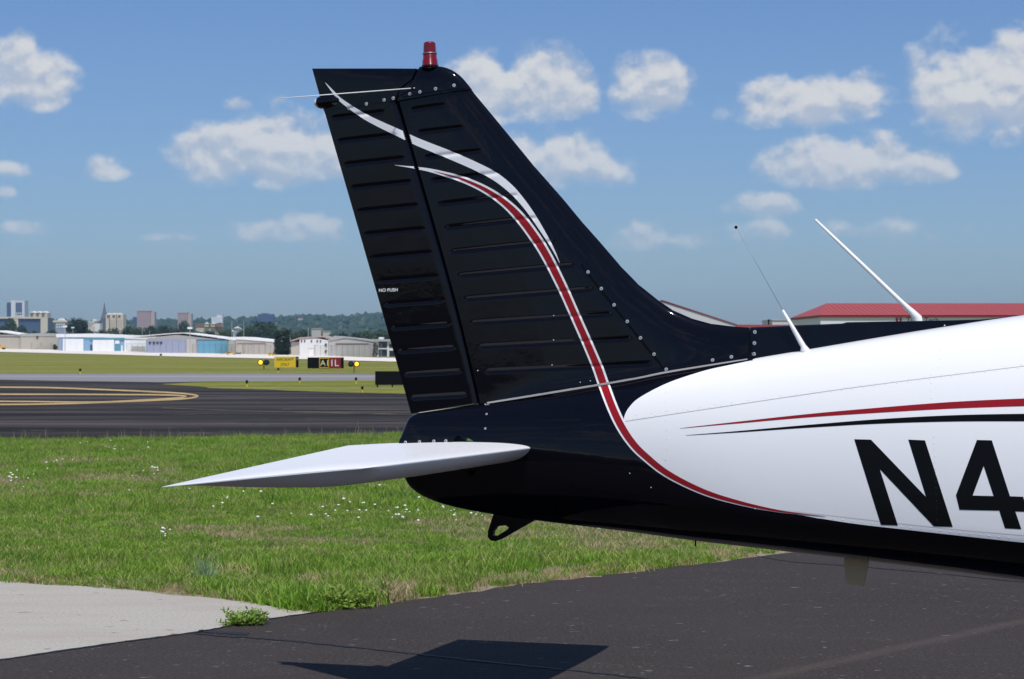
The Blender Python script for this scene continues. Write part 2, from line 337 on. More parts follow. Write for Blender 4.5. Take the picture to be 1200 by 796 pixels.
# far pavements
sheet('taxiway', [(-90, G0(0, 438.5).y), g2(300, 437.6), g2(440, 438.4), (60, 108), (60, 60), (22, 43.6)]+LAWN_FAR[::-1][1:]+[(-90, 24)], .008, M['taxi'])
sheet('taxiway_crossing', [(-90, G0(0, 438.9).y-.2), g2(300, 438), g2(440, 438.8), (60, 105), (60, 84), g2(440, 446.3), g2(260, 447.4), g2(190, 448.4), g2(100, 447.2), g2(0, 445.5), (-90, 82)], .012, M['taxi_light'])
sheet('grass_island', jitter_line([g2(192, 450.6), g2(215, 449.2), g2(260, 448), g2(340, 446.8), g2(440, 446), (30, 88), (30, 60), g2(476, 462), g2(400, 460.2), g2(330, 458.4), g2(250, 455.2), g2(205, 452)], 1.2, .25), .016, M['far_grass'])
v = []; f = []
for i, x in enumerate(range(-60, 521, 20)):
    for y in (interp(x, [(-60, 408.3), (0, 409.2), (66, 410), (130, 411.3), (172, 412.6), (260, 414.8), (340, 416), (460, 420), (520, 422)]), interp(x, [(-60, 411.4), (0, 412.7), (130, 416), (220, 418.6), (340, 421.2), (460, 424.6), (520, 426)])):
        p = G(x, y); v.append((p.x, p.y, p.z+.06))
f = [(2*i, 2*i+1, 2*i+3, 2*i+2) for i in range(len(v)//2-1)]
obj('service_road', v, f, M['road'], kind='structure')
def ribbon(name, px, wpx, z, m):                 # painted line: pixel path, apparent height in pixels
    c = catmull(px, 10); v = []; f = []
    for i in range(len(c)):
        d = c[min(i+1, len(c)-1)]-c[max(i-1, 0)]; d[1] *= 1; n = np.array([-d[1], d[0]]); n /= np.linalg.norm(n)+1e-9
        w = interp(i/(len(c)-1), wpx) if hasattr(wpx, '__len__') else wpx
        n = n*np.array([2.2, 1.0]); a = c[i]+n*w/2; b = c[i]-n*w/2
        v += [tuple(G0(*a)+Vector((0, 0, z))), tuple(G0(*b)+Vector((0, 0, z)))]
    f = [(2*i, 2*i+1, 2*i+3, 2*i+2) for i in range(len(c)-1)]
    obj(name, v, f, m, kind='structure')
M['worn'] = mat('worn_marking', (.2, .16, .08), .9, noise=((.5, 3, 1), 6, [(.40, (.035, .03, .027)), (.55, (.16, .13, .075)), (.70, (.30, .24, .14))]))
ribbon('yellow_line', [(-80, 453), (0, 454.3), (60, 455), (120, 457.2), (190, 460.2), (222, 462.6), (231, 465), (220, 467.6), (190, 469.5), (120, 472.4), (60, 474.2), (0, 474.8), (-80, 474.8)], 1.7, .016, M['yellow_line'])
ribbon('yellow_line', [(-80, 462.6), (0, 462.9), (80, 463), (150, 463.4), (200, 463.9), (217, 465.2), (208, 467.2), (170, 469.6), (110, 472.2), (40, 471.6), (0, 471.2), (-80, 470)], 1.6, .020, M['yellow_line'])
ribbon('worn_line', [(190, 478.9), (230, 480.4), (260, 481.5), (340, 483.6), (420, 485.4), (490, 487)], .5, .016, M['worn'])
ribbon('worn_line', [(330, 480.5), (400, 480.8), (500, 481.5)], .45, .016, M['worn'])
# concrete pad and ramp
pad = jitter_line(PAD_TOP, .15, .03)+[(p[0], p[1]) for p in PAD_LOW[1:]]+[(-8, 7.6), (-8, 12)]
sheet('concrete_pad', pad, .014, M['pad'])
ramp = jitter_line(PAD_LOW[::-1], .1, .012)[:-1]+jitter_line(EDGE, .1, .035)+[(59, 18), (59, -55), (-59, -55), (-59, 7.4)]
sheet('asphalt_ramp', ramp, .018, M['ramp'])
vb = jitter_line([g2(330, 712)]+[(p[0], p[1]+.55+.45*random.random()) for p in EDGE[:-1]], .15, .12)
va = jitter_line([(p[0], p[1]-.15) for p in EDGE[:-1]], .3, .01)
sheet('dry_verge', vb+va[::-1], .010, M['verge'])
sheet('pad_verge', jitter_line([(p[0], p[1]+.20+.25*random.random()) for p in PAD_TOP], .15, .06)+[(p[0], p[1]-.2) for p in PAD_TOP[::-1]], .009, M['verge'])
M['tar'] = mat('tar_seal', (.012, .011, .011), .6)
def crack(px, w, name='crack_seal', m='tar', z=.021):
    c = catmull(px, 14); v = []
    for i, p in enumerate(c):
        q = G0(p[0]+random.uniform(-.8, .8), p[1]+random.uniform(-.35, .35)); ww = w*random.uniform(.5, 1.3); v += [(q.x, q.y-ww, z), (q.x, q.y+ww, z)]
    obj(name, v, [(2*i, 2*i+1, 2*i+3, 2*i+2) for i in range(len(c)-1)], M[m], kind='structure')
crack([(228, 747), (260, 750), (330, 755), (420, 764), (500, 773), (600, 784), (690, 793), (760, 801)], .018)
crack([(-20, 782), (0, 778.6), (120, 760.6), (240, 743.6), (300, 732), (384, 720)], .022, 'joint_seal')
crack([(885, 655), (930, 662), (1000, 667), (1080, 674), (1200, 686), (1300, 695)], .022)
crack([(232, 744), (262, 746), (290, 748)], .05)

# near lawn: grass blades, straw, clover
def blade_mesh(name, n, rad, hmin, hmax, wd, lean=.5, m=None):
    v = []; f = []
    for _ in range(n):
        a = random.uniform(0, 2*math.pi); r = rad*math.sqrt(random.random()); x, y = r*math.cos(a), r*math.sin(a); h = random.uniform(hmin, hmax); w = wd*random.uniform(.6, 1.3)
        t = random.uniform(0, 2*math.pi); dx, dy = math.cos(t), math.sin(t); l = h*random.uniform(.1, lean); b = random.uniform(0, 2*math.pi); lx, ly = math.cos(b)*l, math.sin(b)*l; k = len(v)
        v += [(x-dx*w, y-dy*w, 0), (x+dx*w, y+dy*w, 0), (x-dx*w*.8+lx*.35, y-dy*w*.8+ly*.35, h*.55), (x+dx*w*.8+lx*.35, y+dy*w*.8+ly*.35, h*.55), (x+lx, y+ly, h)]
        f += [(k, k+1, k+3, k+2), (k+2, k+3, k+4)]
    me = mesh(name, v, f); me.materials.append(M[m]); return me
def in_poly(x, y, poly):
    c = False; n = len(poly)
    for i in range(n):
        x1, y1 = poly[i][:2]; x2, y2 = poly[i-1][:2]
        if (y1 > y) != (y2 > y) and x < (x2-x1)*(y-y1)/(y2-y1)+x1: c = not c
    return c
def scatter(name, variants, pts, label_kind='stuff'):
    """one object: geometry nodes put the tuft meshes on its points"""
    me = bpy.data.meshes.new(name); me.from_pydata([p[:3] for p in pts], [], [])
    for an, ty, k in (('rot', 'FLOAT', 3), ('scl', 'FLOAT', 4), ('idx', 'INT', 5)):
        at = me.attributes.new(an, ty, 'POINT'); at.data.foreach_set('value', [p[k] for p in pts])
    o = bpy.data.objects.new(name, me); COL.objects.link(o); o['kind'] = label_kind
    ng = bpy.data.node_groups.new(name, 'GeometryNodeTree'); ng.interface.new_socket('Geometry', in_out='INPUT', socket_type='NodeSocketGeometry'); ng.interface.new_socket('Geometry', in_out='OUTPUT', socket_type='NodeSocketGeometry')
    N = ng.nodes; L = ng.links; gi = N.new('NodeGroupInput'); go = N.new('NodeGroupOutput'); iop = N.new('GeometryNodeInstanceOnPoints'); L.new(gi.outputs[0], iop.inputs['Points'])
    ci = N.new('GeometryNodeGeometryToInstance')
    for me_ in variants[::-1]:
        h = bpy.data.objects.new('tuft', me_); tc.objects.link(h); oi = N.new('GeometryNodeObjectInfo'); oi.inputs['Object'].default_value = h; oi.inputs['As Instance'].default_value = True; L.new(oi.outputs['Geometry'], ci.inputs[0])
    L.new(ci.outputs[0], iop.inputs['Instance']); iop.inputs['Pick Instance'].default_value = True
    def att(n, ty):
        a = N.new('GeometryNodeInputNamedAttribute'); a.data_type = ty; a.inputs['Name'].default_value = n; return a.outputs[0]
    L.new(att('idx', 'INT'), iop.inputs['Instance Index']); cx = N.new('ShaderNodeCombineXYZ'); L.new(att('rot', 'FLOAT'), cx.inputs[2]); L.new(cx.outputs[0], iop.inputs['Rotation']); L.new(att('scl', 'FLOAT'), iop.inputs['Scale'])
    L.new(iop.outputs[0], go.inputs[0]); md = o.modifiers.new('scatter', 'NODES'); md.node_group = ng; return o
tc = bpy.data.collections.new('tuft_sources')         # not linked to the scene: only instanced
def vnoise(x, y, s, seed=0):
    from mathutils import noise as mn
    return mn.noise(Vector((x*s, y*s, seed*7.3)))
LAWN = LAWN_FAR+[(22, 18)]+EDGE[::-1]+PAD_TOP[::-1][1:]+[(-18, 13)]
def lawn():
    kinds = [blade_mesh('tuft_low', 70, .14, .014, .042, .0028, 1.2, 'blade') for _ in range(4)]+[blade_mesh('tuft_tall', 58, .13, .028, .072, .0028, .95, 'blade') for _ in range(3)]+[blade_mesh('tuft_straw', 40, .13, .012, .045, .0028, 1.3, 'straw') for _ in range(2)]
    pts = []
    for _ in range(46000):
        y = 10.5+random.random()**.8*27; x = random.uniform(-.25*y-2.8, .25*y+1.8)
        if not in_poly(x, y, LAWN): continue
        if x > 1.2+.02*y and y > 24 and random.random() < .6: continue
        dry = vnoise(x, y*1.0, .55, 1)+.6*vnoise(x, y, 1.7, 2); n2 = vnoise(x, y, .35, 3)
        # the verge along the pavement is drier and thinner
        ed = min(abs(y-interp(x, sorted([(p[0], p[1]) for p in PAD_TOP+EDGE]))), 3)
        onramp = x > PAD_TOP[-1][0]-.1
        if onramp and ed < .85*(.55+.5*vnoise(x, 0, 1.3, 5)+.5*random.random()) and random.random() < .9: continue
        if not onramp and ed < .30*(.5+vnoise(x, 0, 1.6, 6)) and random.random() < .75: continue
        if dry > .34 and random.random() < .7 or ed < .4 and random.random() < .5 or random.random() < .05: k = 7+random.randrange(2)
        elif n2 > .12 or y > 24: k = 4+random.randrange(3) if random.random() < (.75 if y < 27 else .95) else random.randrange(4)
        else: k = random.randrange(4)
        if dry > .5 and random.random() < .35: continue
        s = random.uniform(.75, 1.25)*(1+.25*n2)*(1.0 if y < 20 else 1.12)
        pts.append((x, y, .004, random.uniform(0, 6.28), s, k))
    scatter('lawn_grass', kinds, pts)
    # longer stems along the far edge of the lawn
    st = [blade_mesh('tuft_stem', 7, .12, .18, .42, .0028, .35, 'straw'), blade_mesh('tuft_edge', 24, .14, .10, .22, .0035, .5, 'blade')]
    pts = []; fx = sorted(LAWN_FAR)
    for _ in range(420):
        x = random.uniform(-11, 3); y = interp(x, fx)-random.random()**1.6*1.6
        pts.append((x, y, .004, random.uniform(0, 6.28), random.uniform(.35, .75), 0 if random.random() < .12 else 1))
    for _ in range(120):
        x = random.uniform(-8, 3); y = random.uniform(14, 27)
        if in_poly(x, y, LAWN): pts.append((x, y, .004, random.uniform(0, 6.28), random.uniform(.35, .6), 0))
    scatter('tall_grass', st, pts)
    # bushy dark growth where the lawn meets the pavement
    bs = [blade_mesh('tuft_leafy', 120, .17, .03, .16, .008, 1.1, 'blade'), blade_mesh('tuft_dry', 60, .16, .04, .15, .004, 1.0, 'straw')]
    pts = []
    for (x0, x1, dy, n, k, s) in [(322, 428, -7, 60, 0, 1.1), (230, 320, -11, 26, 0, .75), (20, 200, -9, 44, 0, .65), (430, 475, -9, 26, 1, 1.1), (478, 545, -11, 26, 0, .7), (150, 330, -6, 30, 1, .6), (560, 700, -10, 26, 0, .5), (690, 780, -10, 30, 0, .7), (800, 905, -8, 28, 0, .6), (440, 900, -9, 220, 1, .5), (0, 60, -8, 16, 1, .6), (180, 380, -6, 50, 1, .5)]:
        for _ in range(n):
            x = random.uniform(x0, x1); yb = interp(x, [(0, 684), (90, 690), (180, 697), (280, 708), (375, 721), (430, 714), (520, 702), (600, 690), (700, 679), (790, 668), (860, 659.5), (900, 653)])
            p = G0(x, yb+dy*random.uniform(.25, 1.6)); pts.append((p.x, p.y, .004, random.uniform(0, 6.28), s*.72*random.uniform(.5, 1.2), k))
    scatter('verge_growth', bs, pts)
    # white clover heads in drifts
    bm = bmesh.new()
    def head(x, y, r):
        z = random.uniform(.05, .11); bmesh.ops.create_icosphere(bm, subdivisions=1, radius=r, matrix=Matrix.Translation((x, y, z)) @ Matrix.Diagonal((1.25, 1.25, .8, 1)))
    for (px, py, sx, sy, n) in [(192, 637, 8, 4, 7), (475, 612, 16, 7, 16), (560, 610, 40, 8, 26), (650, 612, 50, 10, 16), (30, 560, 30, 12, 7), (70, 548, 14, 4, 6), (345, 565, 20, 12, 14), (180, 562, 20, 8, 8), (400, 605, 60, 16, 16), (15, 568, 12, 5, 6), (380, 550, 40, 8, 12), (720, 622, 30, 8, 14), (140, 530, 60, 6, 14), (280, 600, 120, 25, 14), (800, 640, 30, 6, 8)]:
        for _ in range(n):
            p = G0(random.gauss(px, sx*.6), max(516, random.gauss(py, sy*.6)))
            if in_poly(p.x, p.y, LAWN): head(p.x, p.y, random.uniform(.006, .0125)*(1 if p.y < 18 else 1.15))
    me = bpy.data.meshes.new('clover_flowers'); bm.to_mesh(me); bm.free(); link('clover_flowers', me, M['flower'], smooth=True, kind='stuff')
lawn()
def plant(name, loc, n, hr, spread, lw, m, **pr):
    root = empty(name, loc, 0, **pr); st = MB(); v = []; f = []
    for _ in range(n):
        a = random.uniform(0, 6.28); h = random.uniform(*hr); r = spread*math.sqrt(random.random()); e = Vector((math.cos(a)*r, math.sin(a)*r*.7, h)); b = e*.15; b.z = 0
        st.tube([b, b.lerp(e, .5)+Vector((0, 0, h*.1)), e], [.003, .0022, .001], 5)
        for k in range(9):
            t = .25+.75*k/8; p = b.lerp(e, t)+Vector((0, 0, h*.1*(1-abs(2*t-1)))); d = Vector((random.gauss(0, 1), random.gauss(0, 1), random.uniform(.1, 1.0))).normalized(); s = d.orthogonal().normalized(); l = lw*random.uniform(.7, 1.3); i = len(v)
            v += [p, p+d*l*.5+s*l*.18, p+d*l, p+d*l*.5-s*l*.18]; f.append((i, i+1, i+2, i+3))
    st.build('stem', M['weed'], root); obj('leaves', v, f, M[m], root); return root
plant('weed_plant', tuple(G0(287, 735.5)), 90, (.02, .09), .15, .028, 'weed', label='small leafy green weed growing in the joint between pad and asphalt', category='weed')
plant('weed_plant', tuple(G0(404, 716)), 70, (.03, .13), .19, .034, 'weed', label='bushy green weed at the lawn corner beside the tip of the concrete pad', category='weed')
def blue_tuft():
    root = empty('grass_tuft', tuple(G0(243, 680)), 0, label='pale blue-green tuft of grass fanning up out of the lawn', category='grass tuft')
    v = []; f = []
    for _ in range(60):
        a = random.gauss(0, .6); h = random.uniform(.07, .19); d = Vector((math.sin(a), random.gauss(0, .25), math.cos(a))).normalized(); b = Vector((random.gauss(0, .03), random.gauss(0, .03), 0)); k = len(v); w = .0035
        v += [b+Vector((-w, 0, 0)), b+Vector((w, 0, 0)), b+d*h*.6+Vector((w*.8, 0, .01)), b+d*h*.6+Vector((-w*.8, 0, .01)), b+d*h]; f += [(k, k+1, k+2, k+3), (k+3, k+2, k+4)]
    obj('blades', v, f, M['bluegrass'], root)
blue_tuft()

# ---------------------------------------------------------------- the aircraft
TH = R(18.75); O = Vector((.11, 7.885, 0))
AX = Vector((math.cos(TH), -math.sin(TH), 0)); AY = Vector((math.sin(TH), math.cos(TH), 0))     # forward, port
def loc_ray(x, y):
    d = Vector(((x-600)/F, 1, -(y-HY)/F)); c = Vector((0, 0, H))-O
    return Vector((c.dot(AX), c.dot(AY), c.z)), Vector((d.dot(AX), d.dot(AY), d.z)).normalized()
def UZ(x, y, w=0.0):                             # pixel to the lengthwise plane w metres to port of the centreline
    o, d = loc_ray(x, y); t = (w-o.y)/d.y; p = o+d*t; return np.array([p.x, p.z])
plane = empty('light_aircraft', O, -TH, label='black and white light aircraft with red stripes parked on the asphalt, tail towards the lawn', category='aircraft')

HWP = [(-.62, .030), (-.5, .055), (-.2, .10), (0, .128), (.5, .205), (1.0, .29), (1.5, .375), (2.0, .45), (2.5, .52), (3.4, .56), (4.4, .52), (5.0, .42), (5.35, .2)]
top_px = [(470, 519), (474, 503), (481.5, 485.5), (563, 473), (650, 459), (740, 444.3), (778, 436), (878.7, 420.8), (939, 411), (1010, 399), (1080, 387.5), (1158, 375.5), (1200, 369.8)]
bot_px = [(470, 530), (472.5, 559), (480, 573), (494, 583), (518, 592), (548, 599), (580.7, 604.6), (624.7, 611), (740, 625.5), (812.5, 636), (987.5, 656.7), (1116.7, 673), (1200, 684.6)]
topP = [tuple(UZ(x, y, 0)) for x, y in top_px]
def botpt(x, y):
    w = -.02
    for _ in range(5): p = UZ(x, y, w); w = -.35*interp(p[0], HWP)
    return tuple(p)
botP = [botpt(x, y) for x, y in bot_px]
U0 = max(topP[0][0], botP[0][0])
topP += [(2.2, topP[-1][1]+.06), (2.45, 1.78), (2.8, 1.99), (3.3, 2.02), (3.8, 1.86), (4.1, 1.52), (4.7, 1.43), (5.2, 1.33), (5.35, 1.22)]
botP += [(2.4, .56), (3.0, .50), (4.2, .50), (4.8, .58), (5.2, .74), (5.35, .9)]
def sect(u):
    zt, zb, hw = interp(u, topP), interp(u, botP), interp(u, HWP); return zt, zb, hw
def smoothed(fn, u, h):                          # rounds off the corners of the outline
    return (fn(u-h)+2*fn(u)+fn(u+h))/4
def fpt(u, ph, off=0.0):
    h = min(.05, max(.0, (u-U0)*.5)) if u < 1.9 else .12
    zt = smoothed(lambda t: interp(t, topP), u, h); zb = smoothed(lambda t: interp(t, botP), u, h); hw = smoothed(lambda t: interp(t, HWP), u, h)+off
    zc = zb+(zt-zb)*(.47-.26*sm(u/1.1)); p = 2.25-.15*sm(u)
    c, s = math.cos(ph), math.sin(ph); hh = (zt-zc if s >= 0 else zc-zb)+off
    return Vector((u, -math.copysign(abs(c)**(2/p), c)*hw, zc+math.copysign(abs(s)**(2/p), s)*hh))
def fang(u, w, z):
    h = min(.05, max(.0, (u-U0)*.5)) if u < 1.9 else .12
    zt = smoothed(lambda t: interp(t, topP), u, h); zb = smoothed(lambda t: interp(t, botP), u, h); hw = smoothed(lambda t: interp(t, HWP), u, h)
    zc = zb+(zt-zb)*(.47-.26*sm(u/1.1)); p = 2.25-.15*sm(u); hh = zt-zc if z >= zc else zc-zb
    return math.copysign(math.atan2(abs((z-zc)/hh)**(p/2), abs(w/hw)**(p/2)), z-zc)
def fuselage():
    us = list(np.linspace(U0+.0005, U0+.06, 10))+list(np.linspace(U0+.07, 2.0, 120))+list(np.linspace(2.05, 5.34, 44)); n = 88; v = []; f = []
    for u in us:
        for k in range(n): v.append(fpt(u, 2*math.pi*k/n))
    for i in range(len(us)-1):
        for k in range(n): f.append((i*n+k, (i+1)*n+k, (i+1)*n+(k+1) % n, i*n+(k+1) % n))
    f.append(tuple(range(n))); f.append(tuple(range(len(us)*n-1, (len(us)-1)*n-1, -1)))
    me = mesh('fuselage', v, f); bm = bmesh.new(); bm.from_mesh(me); bmesh.ops.recalc_face_normals(bm, faces=bm.faces); bm.to_mesh(me); bm.free()
    o = bpy.data.objects.new('fuselage', me); COL.objects.link(o)
    # slots either side of the stabilator root, cut right through the tail cone
    for poly in ([(527, 526), (531, 513.5), (535, 511.2), (550, 514.5), (558, 519), (560.5, 526)], [(547, 552.5), (563, 550), (563.5, 556), (550, 557.5)]):
        pz = [UZ(x, y, -.09) for x, y in poly]; mb = MB().prism([tuple(p) for p in pz], -.4, .4); c = mb.build('cutter', M['dark'])
        md = o.modifiers.new('slot', 'BOOLEAN'); md.operation = 'DIFFERENCE'; md.solver = 'EXACT'; md.object = c
        dg = bpy.context.evaluated_depsgraph_get(); me2 = bpy.data.meshes.new_from_object(o.evaluated_get(dg)); o.modifiers.clear(); o.data = me2; bpy.data.objects.remove(c)
    o.data.materials.clear(); o.data.materials.append(M['black']); o.parent = plane
    o.data.polygons.foreach_set('use_smooth', [len(p.vertices) <= 8 and p.area < .05 for p in o.data.polygons])
    o.data.set_sharp_from_angle(angle=R(40)) if hasattr(o.data, 'set_sharp_from_angle') else None
    return o
FUS = fuselage()

# --- fin and rudder outlines on the centre plane
hinge_px = [(568, 480), (565.6, 471.5), (563.3, 448.5), (540.7, 363), (523, 305), (511, 262), (493, 205), (483.9, 165.7), (465.8, 117.4)]
hinge_px = [(571, 492), (565.8, 471.5), (559, 441), (540.7, 366), (524, 305), (511.5, 261), (496, 208), (484, 167), (469.5, 117)]
le_px = [(550, 102), (556, 110), (583, 142.5), (625, 194), (658.7, 232), (682.7, 261), (702.8, 283.5), (728, 313), (748, 333.5), (770.6, 351.5), (788, 363.5), (811, 373.5), (833.5, 379.6), (858.6, 382.6), (879, 383.4)]
bead_fin = [((484, 129.5), (525, 123.5)), ((492.5, 156), (546, 150)), ((500.5, 185), (567, 177.5)), ((508, 212.5), (589, 203.5)), ((516, 240), (611, 229.5)), ((524.4, 267.6), (633, 256)), ((532, 295.7), (655, 283.5)), ((540, 323.4), (677, 311)), ((548, 350.8), (699, 339)), ((555.8, 378.6), (722, 368)), ((564.6, 406.3), (744, 397)), ((573, 435), (768, 426))]
bead_rud = []
for i in range(13):
    t = i/12; y = 138.5+27.3*i; xl = interp(y, [(138, 389.5), (166, 396.5), (275, 427.6), (383, 459), (466.4, 482.7)]); xr = interp(y, [(h[1], h[0]) for h in hinge_px[::-1]])-15
    if i == 0: xr -= 8
    bead_rud.append(((xl, y), (xr, y-(.105-.05*t)*(xr-xl))))
seg = lambda bs: [(UZ(*a), UZ(*b)) for a, b in bs]
def groove(U, Z, segs, depth, hw):
    g = np.zeros_like(U)
    for a, b in segs:
        d = b-a; L = np.linalg.norm(d); d = d/L; s = (U-a[0])*d[0]+(Z-a[1])*d[1]; n = (U-a[0])*-d[1]+(Z-a[1])*d[0]
        e = np.clip(np.minimum(s, L-s)/.018+.2, 0, 1); e = e*e*(3-2*e); k = np.clip(1-np.abs(n)/(hw*(.45+.55*e)+1e-6), 0, 1); k = k*k*(3-2*k)
        g = np.maximum(g, k*e)
    return g*depth
def pdist(U, Z, line):
    D = np.full(U.shape, 9.)
    for a, b in zip(line, line[1:]):
        d = b-a; L2 = d@d; t = np.clip(((U-a[0])*d[0]+(Z-a[1])*d[1])/L2, 0, 1); D = np.minimum(D, np.hypot(U-a[0]-t*d[0], Z-a[1]-t*d[1]))
    return D
def resample(line, n):
    line = np.array(line); s = np.r_[0, np.cumsum(np.linalg.norm(np.diff(line, axis=0), axis=1))]; q = np.linspace(0, s[-1], n)
    return np.c_[np.interp(q, s, line[:, 0]), np.interp(q, s, line[:, 1])]
def skin(name, left, right, half, m, nr, nc, parent=plane, bead=None, colw=None, edges=True):
    """closed body from two outline curves (bottom to top); half(U, Z) = half thickness"""
    A = resample(left, nr); B = resample(right, nr); s = np.linspace(0, 1, nc) if colw is None else colw
    U = A[:, None, 0]*(1-s)+B[:, None, 0]*s; Z = A[:, None, 1]*(1-s)+B[:, None, 1]*s; Hh = half(U, Z)
    gs = bead(U, Z) if bead is not None else 0; n = nr*nc
    v = np.concatenate([np.stack([U, -(Hh-gs), Z], -1).reshape(-1, 3), np.stack([U, Hh-gs, Z], -1).reshape(-1, 3)])
    i = np.arange(n).reshape(nr, nc); a, b, c, d = i[:-1, :-1].ravel(), i[:-1, 1:].ravel(), i[1:, 1:].ravel(), i[1:, :-1].ravel()
    f = np.concatenate([np.stack([a, b, c, d], -1), np.stack([d, c, b, a], -1)+n]).tolist()
    loop = np.concatenate([i[0, :], i[1:, -1], i[-1, -2::-1], i[-2:0:-1, 0]])
    for p, q in zip(loop, np.roll(loop, -1)): f.append((int(q), int(p), int(p+n), int(q+n)))
    me = mesh(name, v.tolist(), f); o = link(name, me, m, parent, smooth=True); me.set_sharp_from_angle(angle=R(50)); return o
LE = np.array([UZ(*p) for p in catmull(le_px, 6)]); HG = np.array([UZ(*p) for p in catmull(hinge_px, 6)])
def ell(d, r): t = np.clip(1-d/r, 0, 1); return np.sqrt(np.clip(1-t**2.2, 0, 1))
zb_, zt_ = UZ(565, 472)[1], UZ(480, 85)[1]
seamP = [tuple(UZ(*p)) for p in [(470, 487), (563, 473), (740, 444.3), (878.7, 420.8), (900, 417)]]
def half_fin(U, Z):
    t = (Z-zb_)/(zt_-zb_); Hm = .050-.020*np.clip(t, 0, 1)
    dz = np.clip(Z-np.interp(U, [p[0] for p in seamP], [p[1] for p in seamP]), 0, 1)
    flare = .008*np.exp(-dz/.03)
    hd = pdist(U, Z, HG); aft = np.clip(hd/.30, 0, 1)
    d = pdist(U, Z, LE)
    return (Hm*(.62+.38*aft)*ell(d, .17)+flare*ell(d, .08)*np.clip(hd/.3, 0.1, 1))+.0012
fwd_px = [(888, 434), (882, 405), (879, 384)]+le_px[::-1][1:]
fin_left = HG; fin_right = np.array([UZ(*p) for p in fwd_px])
cw = np.linspace(0, 1, 190); cw = np.where(cw < .5, cw, cw); cw = 1-(1-cw)**1.25
FIN = skin('fin', HG, fin_right, half_fin, M['black'], 620, 190, bead=lambda U, Z: groove(U, Z, seg(bead_fin), .0040, .0125), colw=cw)
cap_left = [UZ(*p) for p in [(469.5, 119.5), (472, 108), (480, 101), (488.5, 94.5), (491.3, 86), (493, 78.6)]]
cap_right = [UZ(*p) for p in catmull([(553, 105), (543, 92.8), (536, 86.4), (528, 81.6), (520, 78.8), (513.5, 78)], 5)]
CAPL = np.array(cap_right+[UZ(493, 78.2)])
FCAP = skin('fin_cap', np.array(cap_left), np.array(cap_right), lambda U, Z: .0345*ell(pdist(U, Z, CAPL), .10)+.002, M['black'], 60, 60)
# rudder
te_px = [(482, 485), (475.4, 461), (466, 428), (440, 337), (415, 250), (397, 188), (381.5, 134), (379, 127)]
rh = hinge_px[1:]
rud_right = np.array([UZ(x-3.2, y+.6) for x, y in catmull(rh, 6)]); rud_left = np.array([UZ(*p) for p in te_px])
TE = np.array([UZ(*p) for p in te_px+[(366.3, 80.6)]])
def half_rud(U, Z):
    d = pdist(U, Z, TE); n = pdist(U, Z, rud_right); return .0028+np.clip(d/.33, 0, 1)*.029*(.55+.45*ell(n, .035))
RUD = skin('rudder', rud_left, rud_right, half_rud, M['black'], 600, 90, bead=lambda U, Z: groove(U, Z, seg(bead_rud), .0040, .0125))
hl = [UZ(*p) for p in [(379.8, 129.5), (373, 105), (366.3, 80.6)]]; hr = [UZ(*p) for p in [(467.2, 119.2), (471.5, 106), (478, 100.2), (486.5, 94), (489.2, 87), (490.4, 81.4)]]
HTOP = np.array([UZ(366, 80.4), UZ(491, 81.2)])
RCAP = skin('rudder_cap', np.array(hl), np.array(hr), lambda U, Z: .0045+np.clip(pdist(U, Z, TE)/.33, 0, 1)*.0315*ell(pdist(U, Z, HTOP)+.012, .07), M['black'], 50, 60)
# tail light pod at the rudder's trailing edge
def lathe(name, prof, a, b, m, n=20, squash=1.0, parent=plane):
    """prof = [(t, r)] along the line a-b"""
    a = Vector(a); b = Vector(b); d = (b-a).normalized(); s = Vector((0, 1, 0)); up = d.cross(s).normalized(); v = []; f = []
    for t, r in prof:
        p = a.lerp(b, t)
        for k in range(n): q = 2*math.pi*k/n; v.append(p+s*math.cos(q)*r*squash+up*math.sin(q)*r)
    for i in range(len(prof)-1):
        for k in range(n): f.append((i*n+k, i*n+(k+1) % n, (i+1)*n+(k+1) % n, (i+1)*n+k))
    f.append(tuple(range(n))); f.append(tuple(range(len(prof)*n-1, (len(prof)-1)*n-1, -1)))
    return obj(name, v, f, m, parent, True, fix=True)
def L3(x, y, w=0.0): p = UZ(x, y, w); return Vector((p[0], w, p[1]))
pod = lathe('tail_light_housing', [(0, .011), (.06, .0215), (.12, .0245), (.4, .0275), (.7, .022), (1, .006)], L3(371, 121), L3(404, 117), M['black'])
lathe('tail_light_lens', [(0, .006), (.5, .014), (1, .017)], L3(368.6, 121.3), L3(371.2, 121), mat('lens', (.55, .57, .6), .1, .6), parent=pod)
# hinge spar fills the gap behind the rudder
v = []; f = []
for p in HG[::3]: v += [(p[0]-.030, -.012, p[1]), (p[0]+.004, -.012, p[1]), (p[0]+.004, .012, p[1]), (p[0]-.030, .012, p[1])]
nn = len(v)//4
for i in range(nn-1):
    for k in range(4): f.append((4*i+k, 4*i+(k+1) % 4, 4*i+4+(k+1) % 4, 4*i+4+k))
obj('hinge_spar', v, f, M['dark'], plane, fix=True)
